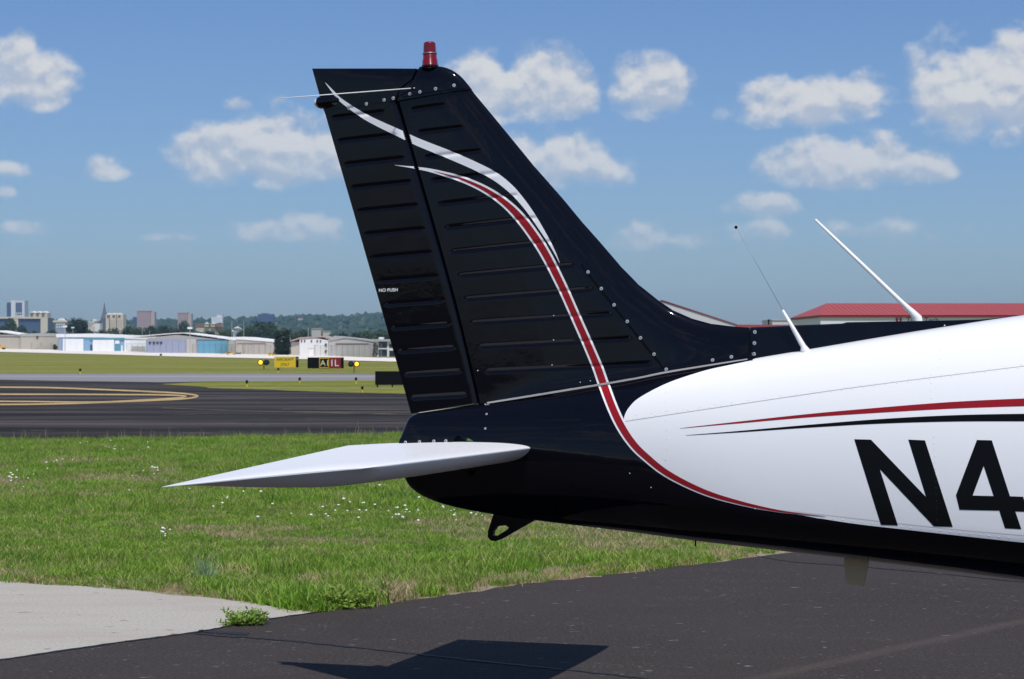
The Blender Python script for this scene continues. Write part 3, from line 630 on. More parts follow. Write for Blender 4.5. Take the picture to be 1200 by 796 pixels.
# dorsal fin running forward along the spine
v = []; f = []; ds = [(880.5, 383.6), (900, 383), (939, 381.2), (989, 379.2), (990, 377.8), (1060, 376.6), (1104, 375.8), (1150, 374.6), (1190, 371)]
dp = [UZ(*p) for p in ds]; uu = np.linspace(dp[0][0], dp[-1][0], 60)
for u in uu:
    zt = interp(u, [tuple(p) for p in dp]); zb = fpt(u, math.pi/2).z-.03; hw = .022-.012*(u-uu[0])/(uu[-1]-uu[0])
    v += [(u, -hw*1.5, zb), (u, -hw, zt-.006), (u, -hw*.5, zt), (u, hw*.5, zt), (u, hw, zt-.006), (u, hw*1.5, zb)]
for i in range(len(uu)-1):
    for k in range(6): f.append((6*i+k, 6*i+(k+1) % 6, 6*i+6+(k+1) % 6, 6*i+6+k))
f.append((0, 1, 2, 3, 4, 5)); DOR = obj('dorsal_fin', v, f, M['black'], plane, True, fix=True); DOR.data.set_sharp_from_angle(angle=R(35))

# --- stabilator
def stabilator():
    # all-moving tail plane at rest: trailing edge a little low, flat-topped moulded tips with washout
    zc = 1.062; B = 1.5333; C = .8055; TIP = .10; ws = np.concatenate([np.linspace(0, .8, 10), np.linspace(.82, B-TIP, 34), B-TIP+TIP*np.sin(np.linspace(.04, 1, 24)*math.pi/2)]); ws = np.unique(np.round(ws, 5)); n = 64
    def le(w): t = max(0, (w-.5)/(B-.5)); return -.096*(1-math.sqrt(max(0, 1-t**2.2)))
    def te(w): return -C
    v = []; f = []; full = [-w for w in ws[::-1]]+list(ws[1:])
    for w in full:
        a = abs(w); l, t = le(a)*(1 if w < 0 else .35), te(a); c = l-t; q_ = max(0, (a-(B-TIP))/TIP); e_ = math.sqrt(max(0, 1-q_*q_)); hu = .0215*(.15+.85*e_)*c/C; hl = .0536*(1-q_**1.5)*c/C
        for k in range(n):
            q = 2*math.pi*k/n; x = (1-math.cos(q))/2; y = 10*(.2969*math.sqrt(x)-.126*x-.3516*x*x+.2843*x**3-.1036*x**4)
            yl = (1-math.exp(-(x*c/.05)**.85))*(1-x**1.6)*1.2; u = l-c*x; v.append((u, w, zc+u*math.tan(R(.51+5.45*a/B))+(a*math.tan(R(.45)) if w < 0 else -a*math.tan(R(.7)))+(y*hu+.0008 if q <= math.pi else -yl*hl-.0008)))
    for i in range(len(full)-1):
        for k in range(n): f.append((i*n+k, i*n+(k+1) % n, (i+1)*n+(k+1) % n, (i+1)*n+k))
    f.append(tuple(range(n-1, -1, -1))); f.append(tuple(range((len(full)-1)*n, len(full)*n)))
    return obj('stabilator', v, f, M['grey_white'], plane, True, fix=True)
STB = stabilator(); STB.data.set_sharp_from_angle(angle=R(60))

# --- paint, lettering and fasteners laid on the skins
def bvh_of(objs):
    vs, fs = [], []
    for o in objs:
        k = len(vs); me = o.data; a = np.empty(len(me.vertices)*3); me.vertices.foreach_get('co', a); vs += [tuple(p) for p in a.reshape(-1, 3)]
        fs += [tuple(i+k for i in p.vertices) for p in me.polygons]
    return BVHTree.FromPolygons(vs, fs)
BV = bvh_of([FUS, FIN, FCAP, RUD, RCAP, DOR])
def hit(x, y, off=.0008, bv=None):
    o, d = loc_ray(x, y); p, n, i, t = (bv or BV).ray_cast(o, d)
    if p is None: return None
    if n.dot(d) > 0: n = -n
    return p+n*off, n
def decal(name, rows, m, off, parent=plane, jump=.016):
    """rows of pixel points -> sheet that follows the skin under it"""
    v = []; idx = []; f = []
    for r in rows:
        line = []
        for q in r:
            h = hit(q[0], q[1], off)
            if h and abs(h[1].x) > .75: h = None
            line.append(len(v) if h else None)
            if h: v.append(h[0])
        idx.append(line)
    for a, b in zip(idx, idx[1:]):
        for i in range(len(a)-1):
            q = (a[i], a[i+1], b[i+1], b[i])
            if None in q: continue
            if max((v[q[j]]-v[q[(j+1) % 4]]).length for j in range(4)) > jump: continue
            f.append(q)
    return obj(name, v, f, m, parent, True)
def stripe(name, pts, m, off, cross=6, lo_=-.5, hi_=.5, step=1.3):
    c = catmull(pts, 16); s = np.r_[0, np.cumsum(np.linalg.norm(np.diff(c[:, :2], axis=0), axis=1))]; q = np.arange(0, s[-1], step); c = np.stack([np.interp(q, s, c[:, k]) for k in range(3)], -1)
    rows = []
    for i in range(len(c)):
        d = c[min(i+2, len(c)-1), :2]-c[max(i-2, 0), :2]; n = np.array([-d[1], d[0]])/(np.linalg.norm(d)+1e-9); w = max(c[i, 2], .15)
        rows.append([c[i, :2]+n*w*t for t in np.linspace(lo_, hi_, cross)])
    return decal(name, rows, m, off)
red_pts = [(463, 193.7, .3), (476, 195.3, 1.4), (490, 197.2, 2.8), (508, 200.6, 4.4), (538, 209.0, 7), (556, 216.0, 8.2), (571, 223.6, 9.2), (588, 234.8, 10.6), (602, 247, 12), (614.7, 261.3, 12.9), (624.5, 274.5, 13.1), (633.5, 287.8, 13), (641.5, 301.5, 12.8), (648.8, 315.5, 12.6), (661.1, 340.7, 12.2), (673.9, 369.4, 12), (686.6, 398, 12.2), (695.8, 419.5, 12.6), (701.4, 433, 13), (708, 452, 13.2), (718.6, 479.5, 13), (728.6, 500, 12.8), (741, 518.6, 12.2), (756, 534, 11.6), (783.5, 555.4, 10.4), (825, 576, 8.5), (867, 589, 6.4), (908, 598, 4), (940, 602.3, 2), (968, 605.3, .6)]
stripe('white_stripe_edge', red_pts, M['white'], .0016, 7)
inner = [(x, y, max(.2, w-4.8 if y < 500 else w*.64)) for x, y, w in red_pts if x > 500]
stripe('red_stripe', inner, M['red'], .0024, 6)
stripe('white_stripe', [(381.4, 97, .4), (390, 107, 2.6), (399.5, 117.4, 4), (423.6, 134.2, 6.2), (443, 144.6, 7.4), (462.8, 153.8, 8.2), (487, 165.4, 8.8), (506, 173.2, 9.2), (526, 181.2, 9.6), (556.3, 194.4, 9.6), (580, 206.8, 9.6), (597, 220, 8.8), (608, 231.4, 7.6), (618.5, 244.5, 6.6), (627.6, 257.7, 5.8), (636.5, 271.8, 4.6), (645.0, 286, 3.2), (651.3, 298, 1.8), (656, 308.6, .3)], M['white'], .0016, 7)
# white body panel: bounded by the stripe below, by the spine above
def bound(px, side_top=False):
    out = []
    for x, y in px:
        h = hit(x, y, 0)
        if h: out.append((h[0].x, fang(h[0].x, h[0].y, h[0].z)))
    return out
up = bound(catmull([(731, 494.5), (732.2, 487), (737.5, 477.5), (750, 466), (783, 449), (825, 435), (850, 429.3), (876, 423.8)], 6)); up += [(up[-1][0]+.06, math.pi/2), (6, math.pi/2)]
low = bound(catmull([(731, 495), (732.5, 506), (740, 518.5), (754, 533), (783, 555.4), (825, 576), (867, 589), (908, 598.2), (992, 612.5), (1060, 620.6), (1117, 627), (1190, 635)], 6)); low += [(5.4, low[-1][1]+.05)]
def mono(p): p = sorted(p); return p
up, low = mono(up), mono(low)
def panel(name, us, flo, fhi, m, off, side=1, nphi=40, parent=plane):
    v = []; f = []
    for u in us:
        a, b = flo(u), fhi(u)
        for k in range(nphi):
            p = fpt(u, a+(b-a)*k/(nphi-1), off); v.append((p.x, p.y*side, p.z))
    for i in range(len(us)-1):
        for k in range(nphi-1): q = (i*nphi+k, (i+1)*nphi+k, (i+1)*nphi+k+1, i*nphi+k+1); f.append(q if side > 0 else q[::-1])
    return obj(name, v, f, m, parent, True)
u0 = up[0][0]; us = [u0+.25*(1-math.cos(t)) for t in np.linspace(0, math.pi/2, 40)]+list(np.linspace(u0+.26, 2.2, 90))+list(np.linspace(2.25, 4.9, 26))
panel('white_panel', us, lambda u: interp(u, low), lambda u: max(interp(u, up), interp(u, low)), M['white'], .0011)
panel('white_panel', us, lambda u: interp(u, low), lambda u: max(interp(u, up), interp(u, low)), M['white'], .0011, -1)
for sd in (1, -1):                                   # cabin glazing, forward of what the photograph shows
    for a, b in ((2.5, 2.95), (3.02, 3.6)): panel('cabin_window', list(np.linspace(a, b, 10)), lambda u: .42, lambda u: .95, M['glass'], .003, sd, 10)
panel('windshield', list(np.linspace(3.68, 4.02, 10)), lambda u: .5, lambda u: math.pi-.5, M['glass'], .003, 1, 24)
# speed lines
stripe('red_speed_line', [(797, 502.2, .3), (867, 495.2, 2), (950, 487.2, 4), (1033, 480.8, 6), (1117, 475.2, 7.8), (1200, 471.8, 9), (1260, 470.5, 9.5)], M['red'], .0022, 4, step=3)
stripe('black_speed_line', [(804, 510.4, .3), (867, 506, 1.6), (950, 499.6, 3.4), (1033, 494, 5.4), (1117, 490.6, 7.4), (1200, 489.6, 8.8), (1260, 489.8, 9)], M['letter'], .0022, 4, step=3)
# registration letters as cut shapes
def glyph(name, loops, m, off=.0022, dy=2.0):
    pts = [p for l in loops for p in l]; ys = sorted(set([p[1] for p in pts])); lv = []
    for a, b in zip(ys, ys[1:]): n = max(1, int((b-a)/dy)); lv += [a+(b-a)*k/n for k in range(n)]
    lv.append(ys[-1]); E = [(l[i], l[(i+1) % len(l)]) for l in loops for i in range(len(l))]; v = []; f = []
    for a, b in zip(lv, lv[1:]):
        mid = (a+b)/2; act = []
        for p, q in E:
            if (p[1]-mid)*(q[1]-mid) < 0:
                X = lambda y: p[0]+(q[0]-p[0])*(y-p[1])/(q[1]-p[1]); act.append((X(mid), X(a), X(b)))
        act.sort()
        for l, r in zip(act[::2], act[1::2]):
            n = max(1, int((r[0]-l[0])/6))
            for k in range(n):
                q = []
                for (x, y) in ((l[1]+(r[1]-l[1])*k/n, a), (l[1]+(r[1]-l[1])*(k+1)/n, a), (l[2]+(r[2]-l[2])*(k+1)/n, b), (l[2]+(r[2]-l[2])*k/n, b)):
                    h = hit(x, y, off); q.append(h[0] if h else None)
                if None in q: continue
                i = len(v); v += q; f.append((i+3, i+2, i+1, i))
    return obj(name, v, f, m, plane, True, fix=True)
zz = lambda l: [(700+x/2.4, 420+y/2.4) for x, y in l]
glyph('registration_letter', [zz([(723, 228), (770, 229), (925, 390), (875, 229), (922, 231), (1000, 474), (947, 472.5), (795, 312), (846, 470), (798, 468)])], M['letter'])
glyph('registration_digit', [zz([(1068, 230), (1110, 231), (1161, 388), (1198, 389.5), (1212, 432), (1176, 430.5), (1193, 480.5), (1147, 478), (1131, 428.5), (1019, 426), (1009, 385)]), zz([(1087, 303), (1115, 387.5), (1056, 386)])], M['letter'])
# NO PUSH on the rudder
def lay_text(body, cx, cy, hpx, m, slant=-.03):
    me = text_mesh(body, .1, .022); c = np.array([v.co[:2] for v in me.vertices]); k = hpx/(c[:, 1].max()-c[:, 1].min()); v = []
    bm = bmesh.new(); bm.from_mesh(me); bmesh.ops.triangulate(bm, faces=bm.faces); bm.to_mesh(me); bm.free()
    for p in c: h = hit(cx+p[0]*k, cy-p[1]*k+p[0]*k*slant, .0012); v.append(h[0])
    obj('lettering', v, [tuple(p.vertices) for p in me.polygons], m, plane)
lay_text('NO PUSH', 455.2, 340.2, 3.9, M['antenna'])
# seal strip along the fin root
stripe('seal_strip', [(483, 485.4, 1.0), (520, 480, 1.2), (562, 473.4, 1.4)], M['seal'], .003, 3)
stripe('seal_strip', [(571, 472.3, 2.0), (650, 459.6, 2.2), (740, 444.6, 2.0), (780, 436.6, 1.9), (830, 428.4, 1.6), (877, 421, 1.2)], M['seal'], .003, 3)
# screws
bm = bmesh.new(); bmesh.ops.create_cone(bm, segments=12, radius1=.0078, radius2=.0062, depth=.0024, cap_ends=True, matrix=Matrix.Translation((0, 0, .0008)))
bmesh.ops.create_cone(bm, segments=8, radius1=.0026, radius2=.0022, depth=.0006, cap_ends=True, matrix=Matrix.Translation((0, 0, .0021)))
sme = bpy.data.meshes.new('screw'); bm.to_mesh(sme); bm.free(); sme.materials.append(M['screw']); sme.materials.append(M['dark'])
for p in sme.polygons:
    if p.center.z > .00195 and p.area < 3e-5: p.material_index = 1
scr = [(409, 127), (429.3, 122), (450, 117.4), (460.7, 115.3), (480.3, 110.2), (492, 108), (510.4, 104.2), (532, 100.2), (689, 319), (704.6, 338.5), (719.6, 357.6), (735, 377), (750.5, 396.3), (766.4, 415.4), (780.7, 433), (835, 422.2), (857, 418.4), (884.5, 389.3), (884, 402.3), (883.6, 415),
       (475, 518.7), (491.5, 518), (508.3, 517.4), (522.4, 517), (570.2, 485.3), (568.6, 502.3)]
for i, (x, y) in enumerate(scr):
    h = hit(x, y, 0)
    if not h: continue
    o = bpy.data.objects.new('screw', sme); COL.objects.link(o); o.parent = plane; o.location = h[0]; o.rotation_euler = h[1].to_track_quat('Z', 'Y').to_euler(); s = .95 if i < 24 else .62; o.scale = (s, s, s)
# rivets: low domes in rows
bm = bmesh.new(); bmesh.ops.create_icosphere(bm, subdivisions=1, radius=1); rv = np.array([v.co[:] for v in bm.verts]); rf = [tuple(v.index for v in p.verts) for p in bm.faces]; bm.free()
def rivets(name, rows, m, r=.0024, dome=.45, bv=None):
    vs, fs = [], []
    for pts, pitch in rows:
        pts = np.array(pts, float); s = np.r_[0, np.cumsum(np.linalg.norm(np.diff(pts, axis=0), axis=1))]
        for q in np.arange(0, s[-1]+.1, pitch):
            h = hit(np.interp(q, s, pts[:, 0]), np.interp(q, s, pts[:, 1]), .0009, bv)
            if not h: continue
            n = h[1]; a = n.orthogonal().normalized(); b = n.cross(a); k = len(vs)
            for c in rv: vs.append(h[0]+(a*c[0]+b*c[1]+n*c[2]*dome)*r)
            fs += [tuple(i+k for i in t) for t in rf]
    return obj(name, vs, fs, m, plane, True, kind='stuff')
rivets('rivets', [([(742, 491), (830, 477.5), (1000, 456), (1200, 431)], 13), ([(745, 487), (1000, 452.5), (1200, 427)], 19), ([(885, 596.3), (992, 609.8), (1117, 624), (1190, 631)], 11.5), ([(1091, 440), (1092, 470)], 9), ([(1094, 512), (1096.5, 545), (1098, 610)], 7.5), ([(780, 460), (782, 535)], 11), ([(835, 583), (880, 594)], 9), ([(1100, 431), (1110, 360)], 10)], M['white'], .0027, .55)
rivets('rivets', [([(589, 515), (660, 505), (725, 494)], 13), ([(571, 440), (566, 470)], 7), ([(573, 476), (572, 560)], 14), ([(630, 566), (700, 572), (790, 584), (850, 593)], 8), ([(556, 118), (600, 180), (660, 262), (690, 305)], 10), ([(565, 112), (612, 176), (690, 275)], 15), ([(588, 466), (700, 447), (770, 435)], 9), ([(555, 445), (490, 456)], 12), ([(505, 118), (575, 452)], 12), ([(780, 540), (784, 600)], 10), ([(985, 612), (990, 640)], 10), ([(1098, 630), (1102, 668)], 9)], M['black'], .0020, .6)
rivets('bright_rivets', [([(649, 370), (649.4, 371)], 3), ([(648.8, 398.6), (649, 399.6)], 3), ([(647, 428), (647.2, 429)], 3), ([(569.5, 474.5), (574, 473.6)], 3.5), ([(738, 555), (739, 555.5)], 3), ([(763, 571.5), (764, 572)], 3), ([(560, 434.5), (561, 436)], 3), ([(680, 448.3), (692, 446.6)], 12), ([(568.5, 473.8), (574, 474.6)], 3)], M['screw'], .0030, .7)
# thin panel joints
stripe('panel_joint', [(733, 494, .7), (830, 479.5, .7), (1000, 454.6, .7), (1200, 429.4, .8), (1250, 423, .8)], M['seal'], .0017, 2, step=4)
stripe('panel_joint', [(880, 593.6, .8), (992, 606.5, .9), (1117, 620.4, 1), (1190, 626.8, 1), (1250, 632.5, 1)], mat('lap_edge', (.6, .6, .62), .3), .0015, 2, step=4)
stripe('panel_joint', [(878.5, 385, .9), (877.6, 420, .9)], M['dark'], .0012, 2, step=4)
stripe('panel_joint', [(683, 309, 1.2), (689.5, 321.5, 2.6), (766, 417.5, 2.6), (779, 433, 2.2)], M['dark'], .0010, 2, step=3)
stripe('panel_joint', [(472, 113.8, .9), (510, 107.4, .9), (550, 102.6, .9)], M['dark'], .0014, 2, step=3)
# rivet heads on the stabilator's upper skin
sb = bvh_of([STB]); vs, fs = [], []
for (w0, w1, uu_) in ((-.25, -.62, -.13), (-.3, -.80, -.245)):
    for w in np.arange(w1, w0, .07):
        p, n, i, t = sb.ray_cast(Vector((uu_, w, 2)), Vector((0, 0, -1))); k = len(vs)
        for c in rv: vs.append(p+Vector(c)*Vector((.0040, .0040, .0022)))if False else vs.append(p+Vector((c[0]*.003, c[1]*.003, c[2]*.0014)))
        fs += [tuple(i+k for i in t_) for t_ in rf]
obj('rivets', vs, fs, M['white'], plane, True, kind='stuff')

# --- fittings
bz = UZ(503.5, 78); b0 = Vector((bz[0]+.002, 0, bz[1]-.004)); b1 = b0+Vector((-.0025, 0, .099))
bc = lathe('beacon', [(0, .033), (.08, .033), (.1, .031), (.30, .0295), (.32, .0275), (.55, .0265), (.56, .0255), (.72, .0248), (.86, .0242), (.95, .0235), (1, .019)], b0, b1, M['beacon'], 28)
lathe('beacon_base', [(0, .034), (.9, .034), (1, .031)], b0-Vector((0, 0, .006)), b0+Vector((0, 0, .008)), M['black'], 28, parent=bc)
lathe('beacon_ring', [(0, .0278), (.5, .0286), (1, .0278)], b0.lerp(b1, .52), b0.lerp(b1, .57), M['steel'], 28, parent=bc)
h = hit(486, 103.3, 0)[0]; e = L3(324, 115.6, -.42); mb = MB().tube([h, h.lerp(e, .5), e], [.0022, .0020, .0014], 8); wh = mb.build('whisker_antenna', M['antenna'], plane, True)
MB().tube([h+Vector((0, .01, 0)), h+Vector((-.012, -.012, -.001))], [.006, .004], 8).build('whisker_socket', M['black'], wh, True)
# spine aerials
def pt_on_spine(x, y):
    q = hit(x, y, 0); return q[0]
a = pt_on_spine(944.5, 411.5); t1 = L3(917.2, 363.5, a.y); t2 = L3(862.5, 266.5, a.y)
m1 = MB().tube([a-Vector((0, 0, .02)), a+Vector((-.004, 0, .004)), a.lerp(t1, .12), a.lerp(t1, .5), t1], [.020, .017, .0105, .0085, .0045], 12).build('mast_antenna', M['antenna'], plane, True)
MB().tube([t1, t1.lerp(t2, .5), t2], [.0010, .0008, .0006], 6).build('whip_wire', M['steel'], m1, True)
bm = MB().tube([t2-Vector((0, 0, .006)), t2-Vector((0, 0, .003)), t2, t2+Vector((0, 0, .003)), t2+Vector((0, 0, .006))], [.002, .0052, .006, .0052, .002], 10); bm.build('whip_tip', M['dark'], m1, True)
wl = .07; uz = UZ(1078, 383, wl); zz_ = fpt(uz[0], math.pi/2).z; a = Vector((uz[0], wl, zz_-.03)); t1 = L3(955.5, 257.5, wl); d0 = L3(1075, 372, wl)
MB().tube([a, d0, d0.lerp(t1, .06), d0.lerp(t1, .14), d0.lerp(t1, .5), t1], [.024, .0165, .0125, .0088, .0075, .0050], 12).build('whip_antenna', M['antenna'], plane, True)
# tie-down ring under the tail
ring = [UZ(*p) for p in [(580, 600), (573, 622), (572.6, 629), (576, 633.4), (582, 634), (588, 632), (632, 607), (632, 600)]]; hole = [UZ(*p) for p in [(584, 616.5), (594, 615.6), (597.5, 618), (595.5, 620.6), (583, 628.2), (578.6, 627.4), (579, 623)]]
def plate_hole(name, outer, inner, w0, w1, m):
    bm = bmesh.new(); ev = []
    for lp in (outer, inner):
        vv = [bm.verts.new((p[0], w0, p[1])) for p in lp]; ev += [bm.edges.new((vv[i], vv[(i+1) % len(vv)])) for i in range(len(vv))]
    bmesh.ops.triangle_fill(bm, edges=ev, use_beauty=True); g = bmesh.ops.extrude_face_region(bm, geom=list(bm.faces)); bmesh.ops.translate(bm, verts=[x for x in g['geom'] if isinstance(x, bmesh.types.BMVert)], vec=(0, w1-w0, 0)); bmesh.ops.recalc_face_normals(bm, faces=bm.faces)
    me = bpy.data.meshes.new(name); bm.to_mesh(me); bm.free(); return link(name, me, m, plane)
plate_hole('tie_down_ring', ring, hole, -.012, .012, M['black'])
bl = [UZ(*p) for p in [(988.5, 645), (1020, 649), (1012.6, 686.8), (991.6, 684.6)]]
MB().prism([tuple(p) for p in bl], -.006, .006).build('belly_antenna', M['olive'], plane)
q = L3(815, 640, -.01); MB().tube([q+Vector((0, 0, .03)), q], [.004, .003], 8).build('drain_pin', M['black'], plane)
# wing and landing gear, forward of the frame
def wing():
    n = 28; v = []; f = []; sp = [-5.3, -5.2, -4.8, -2, -.4, .4, 2, 4.8, 5.2, 5.3]
    for w in sp:
        c = 1.6*(1 if abs(w) < 5 else .9 if abs(w) < 5.25 else .6); z = .72+abs(w)*.10; l = 4.25-(1.6-c)*.4
        for k in range(n):
            q = 2*math.pi*k/n; x = (1-math.cos(q))/2; y = 5*(.2969*math.sqrt(x)-.126*x-.3516*x*x+.2843*x**3-.1036*x**4)*.13*c+.002; v.append((l-c*x, w, z+(y if q <= math.pi else -y)))
    for i in range(len(sp)-1):
        for k in range(n): f.append((i*n+k, i*n+(k+1) % n, (i+1)*n+(k+1) % n, (i+1)*n+k))
    f.append(tuple(range(n))); f.append(tuple(range(len(sp)*n-1, (len(sp)-1)*n-1, -1))); obj('wing', v, f, M['white'], plane, True, fix=True)
wing()
for (u, w, zt) in ((3.25, -1.6, .85), (3.25, 1.6, .85), (4.85, 0, .75)):
    lg = MB().tube([(u, w, zt), (u, w, .2)], [.04, .03], 10).build('landing_gear_leg', M['white'], plane, True)
    MB().tube([(u, w-.085, .205), (u, w-.07, .205), (u, w+.07, .205), (u, w+.085, .205)], [.15, .205, .205, .15], 28).build('wheel', M['tyre'], lg)

# ---------------------------------------------------------------- airfield signs and lights
for nm, c, r in [('sign_yellow', (.72, .50, .02), .5), ('sign_black', (.005, .005, .006), .5), ('sign_red', (.22, .008, .012), .5), ('sign_white', (.75, .75, .72), .5), ('post_yellow', (.66, .46, .05), .6), ('orange_cone', (.55, .12, .02), .6),
    ('beige_wall', (.46, .42, .36), .8), ('cream_wall', (.62, .56, .46), .8), ('white_wall', (.74, .74, .72), .7), ('grey_roof', (.40, .40, .39), .7), ('white_roof', (.80, .80, .79), .6), ('pale_blue', (.22, .38, .55), .7), ('teal', (.10, .28, .36), .7), ('sky_blue', (.13, .36, .50), .7),
    ('lavender', (.30, .33, .44), .7), ('grey_wall', (.36, .35, .34), .8), ('dark_door', (.05, .05, .055), .7), ('white_door', (.82, .82, .82), .6), ('pink_wall', (.42, .30, .27), .8), ('pink_light', (.55, .42, .36), .8), ('navy_wall', (.055, .085, .16), .6), ('blue_glass', (.07, .11, .20), .35), ('brown_roof', (.20, .13, .10), .8),
    ('red_roof', (.36, .062, .058), .6), ('red_trim', (.20, .022, .024), .6), ('lilac_wall', (.60, .58, .62), .8), ('slate', (.11, .12, .16), .7), ('concrete_wall', (.48, .46, .43), .8), ('pole_grey', (.42, .42, .41), .6), ('car_paint', (.06, .065, .08), .25), ('vehicle_yellow', (.70, .42, .02), .5), ('pinkish_roof', (.42, .30, .27), .7), ('text_navy', (.015, .02, .06), .6)]:
    plain(nm, c, r, spec=.12 if nm == 'sign_black' else .5)
M['lamp_on'] = mat('lit_amber_lamp', (.8, .45, .02), .3, emit=((1, .55, .02), 1.6))
M['mesh_wire'] = mat('fence_wire', (.20, .20, .20), .7)
def text_on(name, body, cx, z, h, y, m, parent, wmax=None):
    me = text_mesh(body, 1.0); c = np.array([v.co[:] for v in me.vertices]); w0 = c[:, 0].max()-c[:, 0].min(); h0 = c[:, 1].max()-c[:, 1].min(); k = h/h0; kx = min(k, wmax/w0) if wmax else k
    mx, my = (c[:, 0].max()+c[:, 0].min())/2, (c[:, 1].max()+c[:, 1].min())/2
    v = [(cx+(p[0]-mx)*kx, y, z+(p[1]-my)*k) for p in c]; return obj(name, v, [tuple(p.vertices) for p in me.polygons], m, parent)
def sign_thing(x0, x1, yt, yb, ybase, name, label, Y=None):
    g = G0((x0+x1)/2, ybase); Y = g.y; s = Y/F; w = (x1-x0)*s; h = (yb-yt)*s; z0 = (ybase-yb)*s
    root = empty(name, (g.x, Y, 0), 0, label=label, category='sign'); return root, w, h, z0
def legs(root, w, z0, n=2):
    for k in range(n):
        x = -w/2+w*(k+.5)/n; MB().tube([(x, .1, 0), (x, .1, z0+.03)], .03, 8).build('leg', M['post_yellow'], root); MB().box(x-.07, x+.07, .02, .18, .0, .02).build('foot', M['pole_grey'], root)
root, w, h, z0 = sign_thing(321.5, 349.6, 418, 430.6, 432.6, 'aircraft_only_sign', 'yellow airfield sign reading AIRCRAFT ONLY with a black right-hand end')
MB().box(-w/2, w*.392, 0, .2, z0, z0+h).build('panel', M['sign_yellow'], root); MB().box(w*.394, w/2, .0, .2, z0, z0+h).build('end_panel', M['sign_black'], root); legs(root, w, z0)
text_on('lettering', 'AIRCRAFT', -w*.054, z0+h*.73, h*.25, -.006, M['sign_black'], root, w*.74); text_on('lettering', 'ONLY', -w*.054, z0+h*.28, h*.27, -.006, M['sign_black'], root, w*.36)
text_on('lettering', '1', w*.446, z0+h*.8, h*.24, -.006, M['sign_white'], root)
root, w, h, z0 = sign_thing(360.4, 402.6, 419, 431.8, 433.6, 'holding_position_sign', 'long black and red airfield sign reading A1 and 1L')
bx = lambda a: -w/2+w*a
MB().box(bx(0), bx(.315), 0, .22, z0, z0+h).build('blank_panel', M['sign_black'], root); MB().box(bx(.317), bx(.605), -.004, .22, z0, z0+h).build('letter_panel', M['sign_black'], root)
MB().box(bx(.607), bx(.925), -.004, .22, z0, z0+h).build('red_panel', M['sign_red'], root); MB().box(bx(.927), bx(1), 0, .22, z0, z0+h).build('end_panel', M['sign_black'], root); legs(root, w, z0, 3)
fr = MB()
for a in ((.328, .594, .06, .11), (.328, .594, .89, .94), (.328, .343, .11, .89), (.579, .594, .11, .89)): fr.box(bx(a[0]), bx(a[1]), -.012, -.005, z0+h*a[2], z0+h*a[3])
fr.build('border', M['sign_yellow'], root)
text_on('lettering', 'A1', bx(.46), z0+h*.5, h*.50, -.009, mat('sign_cream', (.72, .66, .40), .5), root); text_on('lettering', '1L', bx(.765), z0+h*.5, h*.58, -.009, M['sign_white'], root)
root, w, h, z0 = sign_thing(439.6, 482, 435.2, 451.3, 454.6, 'sign_back', 'plain black back of an airfield sign standing in the grass behind the rudder')
MB().box(-w/2, w/2, 0, .2, z0, z0+h).build('panel', M['sign_black'], root)
for x in (-w*.44, -w*.03, w*.38): MB().tube([(x, .1, 0), (x, .1, z0+.02)], .025, 8).build('leg', M['sign_black'], root)
def guard_light(xl, xd, yc, ybase, lab):
    xm = (xl+xd)/2; g = G0(xm, ybase); s = g.y/F; root = empty('runway_guard_light', g, 0, label=lab, category='runway light', group='runway guard lights'); zc = (ybase-yc)*s; r = 3.0*s
    MB().tube([(0, .1, 0), (0, .1, zc-r*.6)], .05, 8).build('post', M['post_yellow'], root); MB().box((xl-xm)*s if xl < xd else (xd-xm)*s, (xd-xm)*s if xl < xd else (xl-xm)*s, .05, .16, zc-.05, zc+.05).build('bar', M['sign_black'], root)
    for x, mm in ((xl, 'lamp_on'), (xd, 'glass')):
        cx = (x-xm)*s; hd = MB().tube([(cx, .3, zc), (cx, .25, zc), (cx, -.1, zc), (cx, -.12, zc)], [r*.6, r*1.0, r*1.12, r*1.12], 20, True).build('lamp_housing', M['sign_black'], root)
        MB().tube([(cx, -.10, zc), (cx, -.135, zc), (cx, -.15, zc)], [r*.86, r*.80, r*.4], 20).build('lamp_lens', M[mm], hd, True)
guard_light(305.6, 312.4, 424.8, 433.2, 'pair of round lamps beside the yellow sign, the left lamp lit amber')
guard_light(418.2, 411.4, 426.8, 437, 'pair of round lamps beyond the red sign, the right lamp lit amber')
def stub(x, yt, yb, lab, cone=False):
    g = G(x, yb); s = g.y/F; hh = (yb-yt)*s; root = empty('taxiway_edge_marker', g, 0, label=lab, category='edge light', group='taxiway edge markers')
    MB().tube([(0, 0, 0), (0, 0, hh*.55)], [1.0*s, .8*s], 10).build('stem', M['post_yellow'], root); MB().tube([(0, 0, hh*.55), (0, 0, hh*.62), (0, 0, hh*.9), (0, 0, hh)], [1.2*s, 1.5*s, 1.4*s, .5*s], 10).build('lamp_head', M['sign_black'], root)
for x, yt, yb, wh in ((94, 432, 438.3, 'alone in the far grass opposite the yellow painted loop'), (289.3, 445.5, 454, 'near the pointed end of the grass island'), (351.2, 442.4, 449.6, 'on the grass island below the gap between yellow and A1 signs'), (417.2, 442.2, 450, 'on the grass island below the lit lamp past the 1L sign'), (424.6, 452.6, 460.5, 'beside the black sign back at the dark taxiway edge'), (188.5, 414.6, 419, 'at the pale road in front of the parked dark car'), (326.2, 431.4, 436.4, 'close under the yellow AIRCRAFT ONLY sign')): stub(x, yt, yb, 'small edge light '+wh)

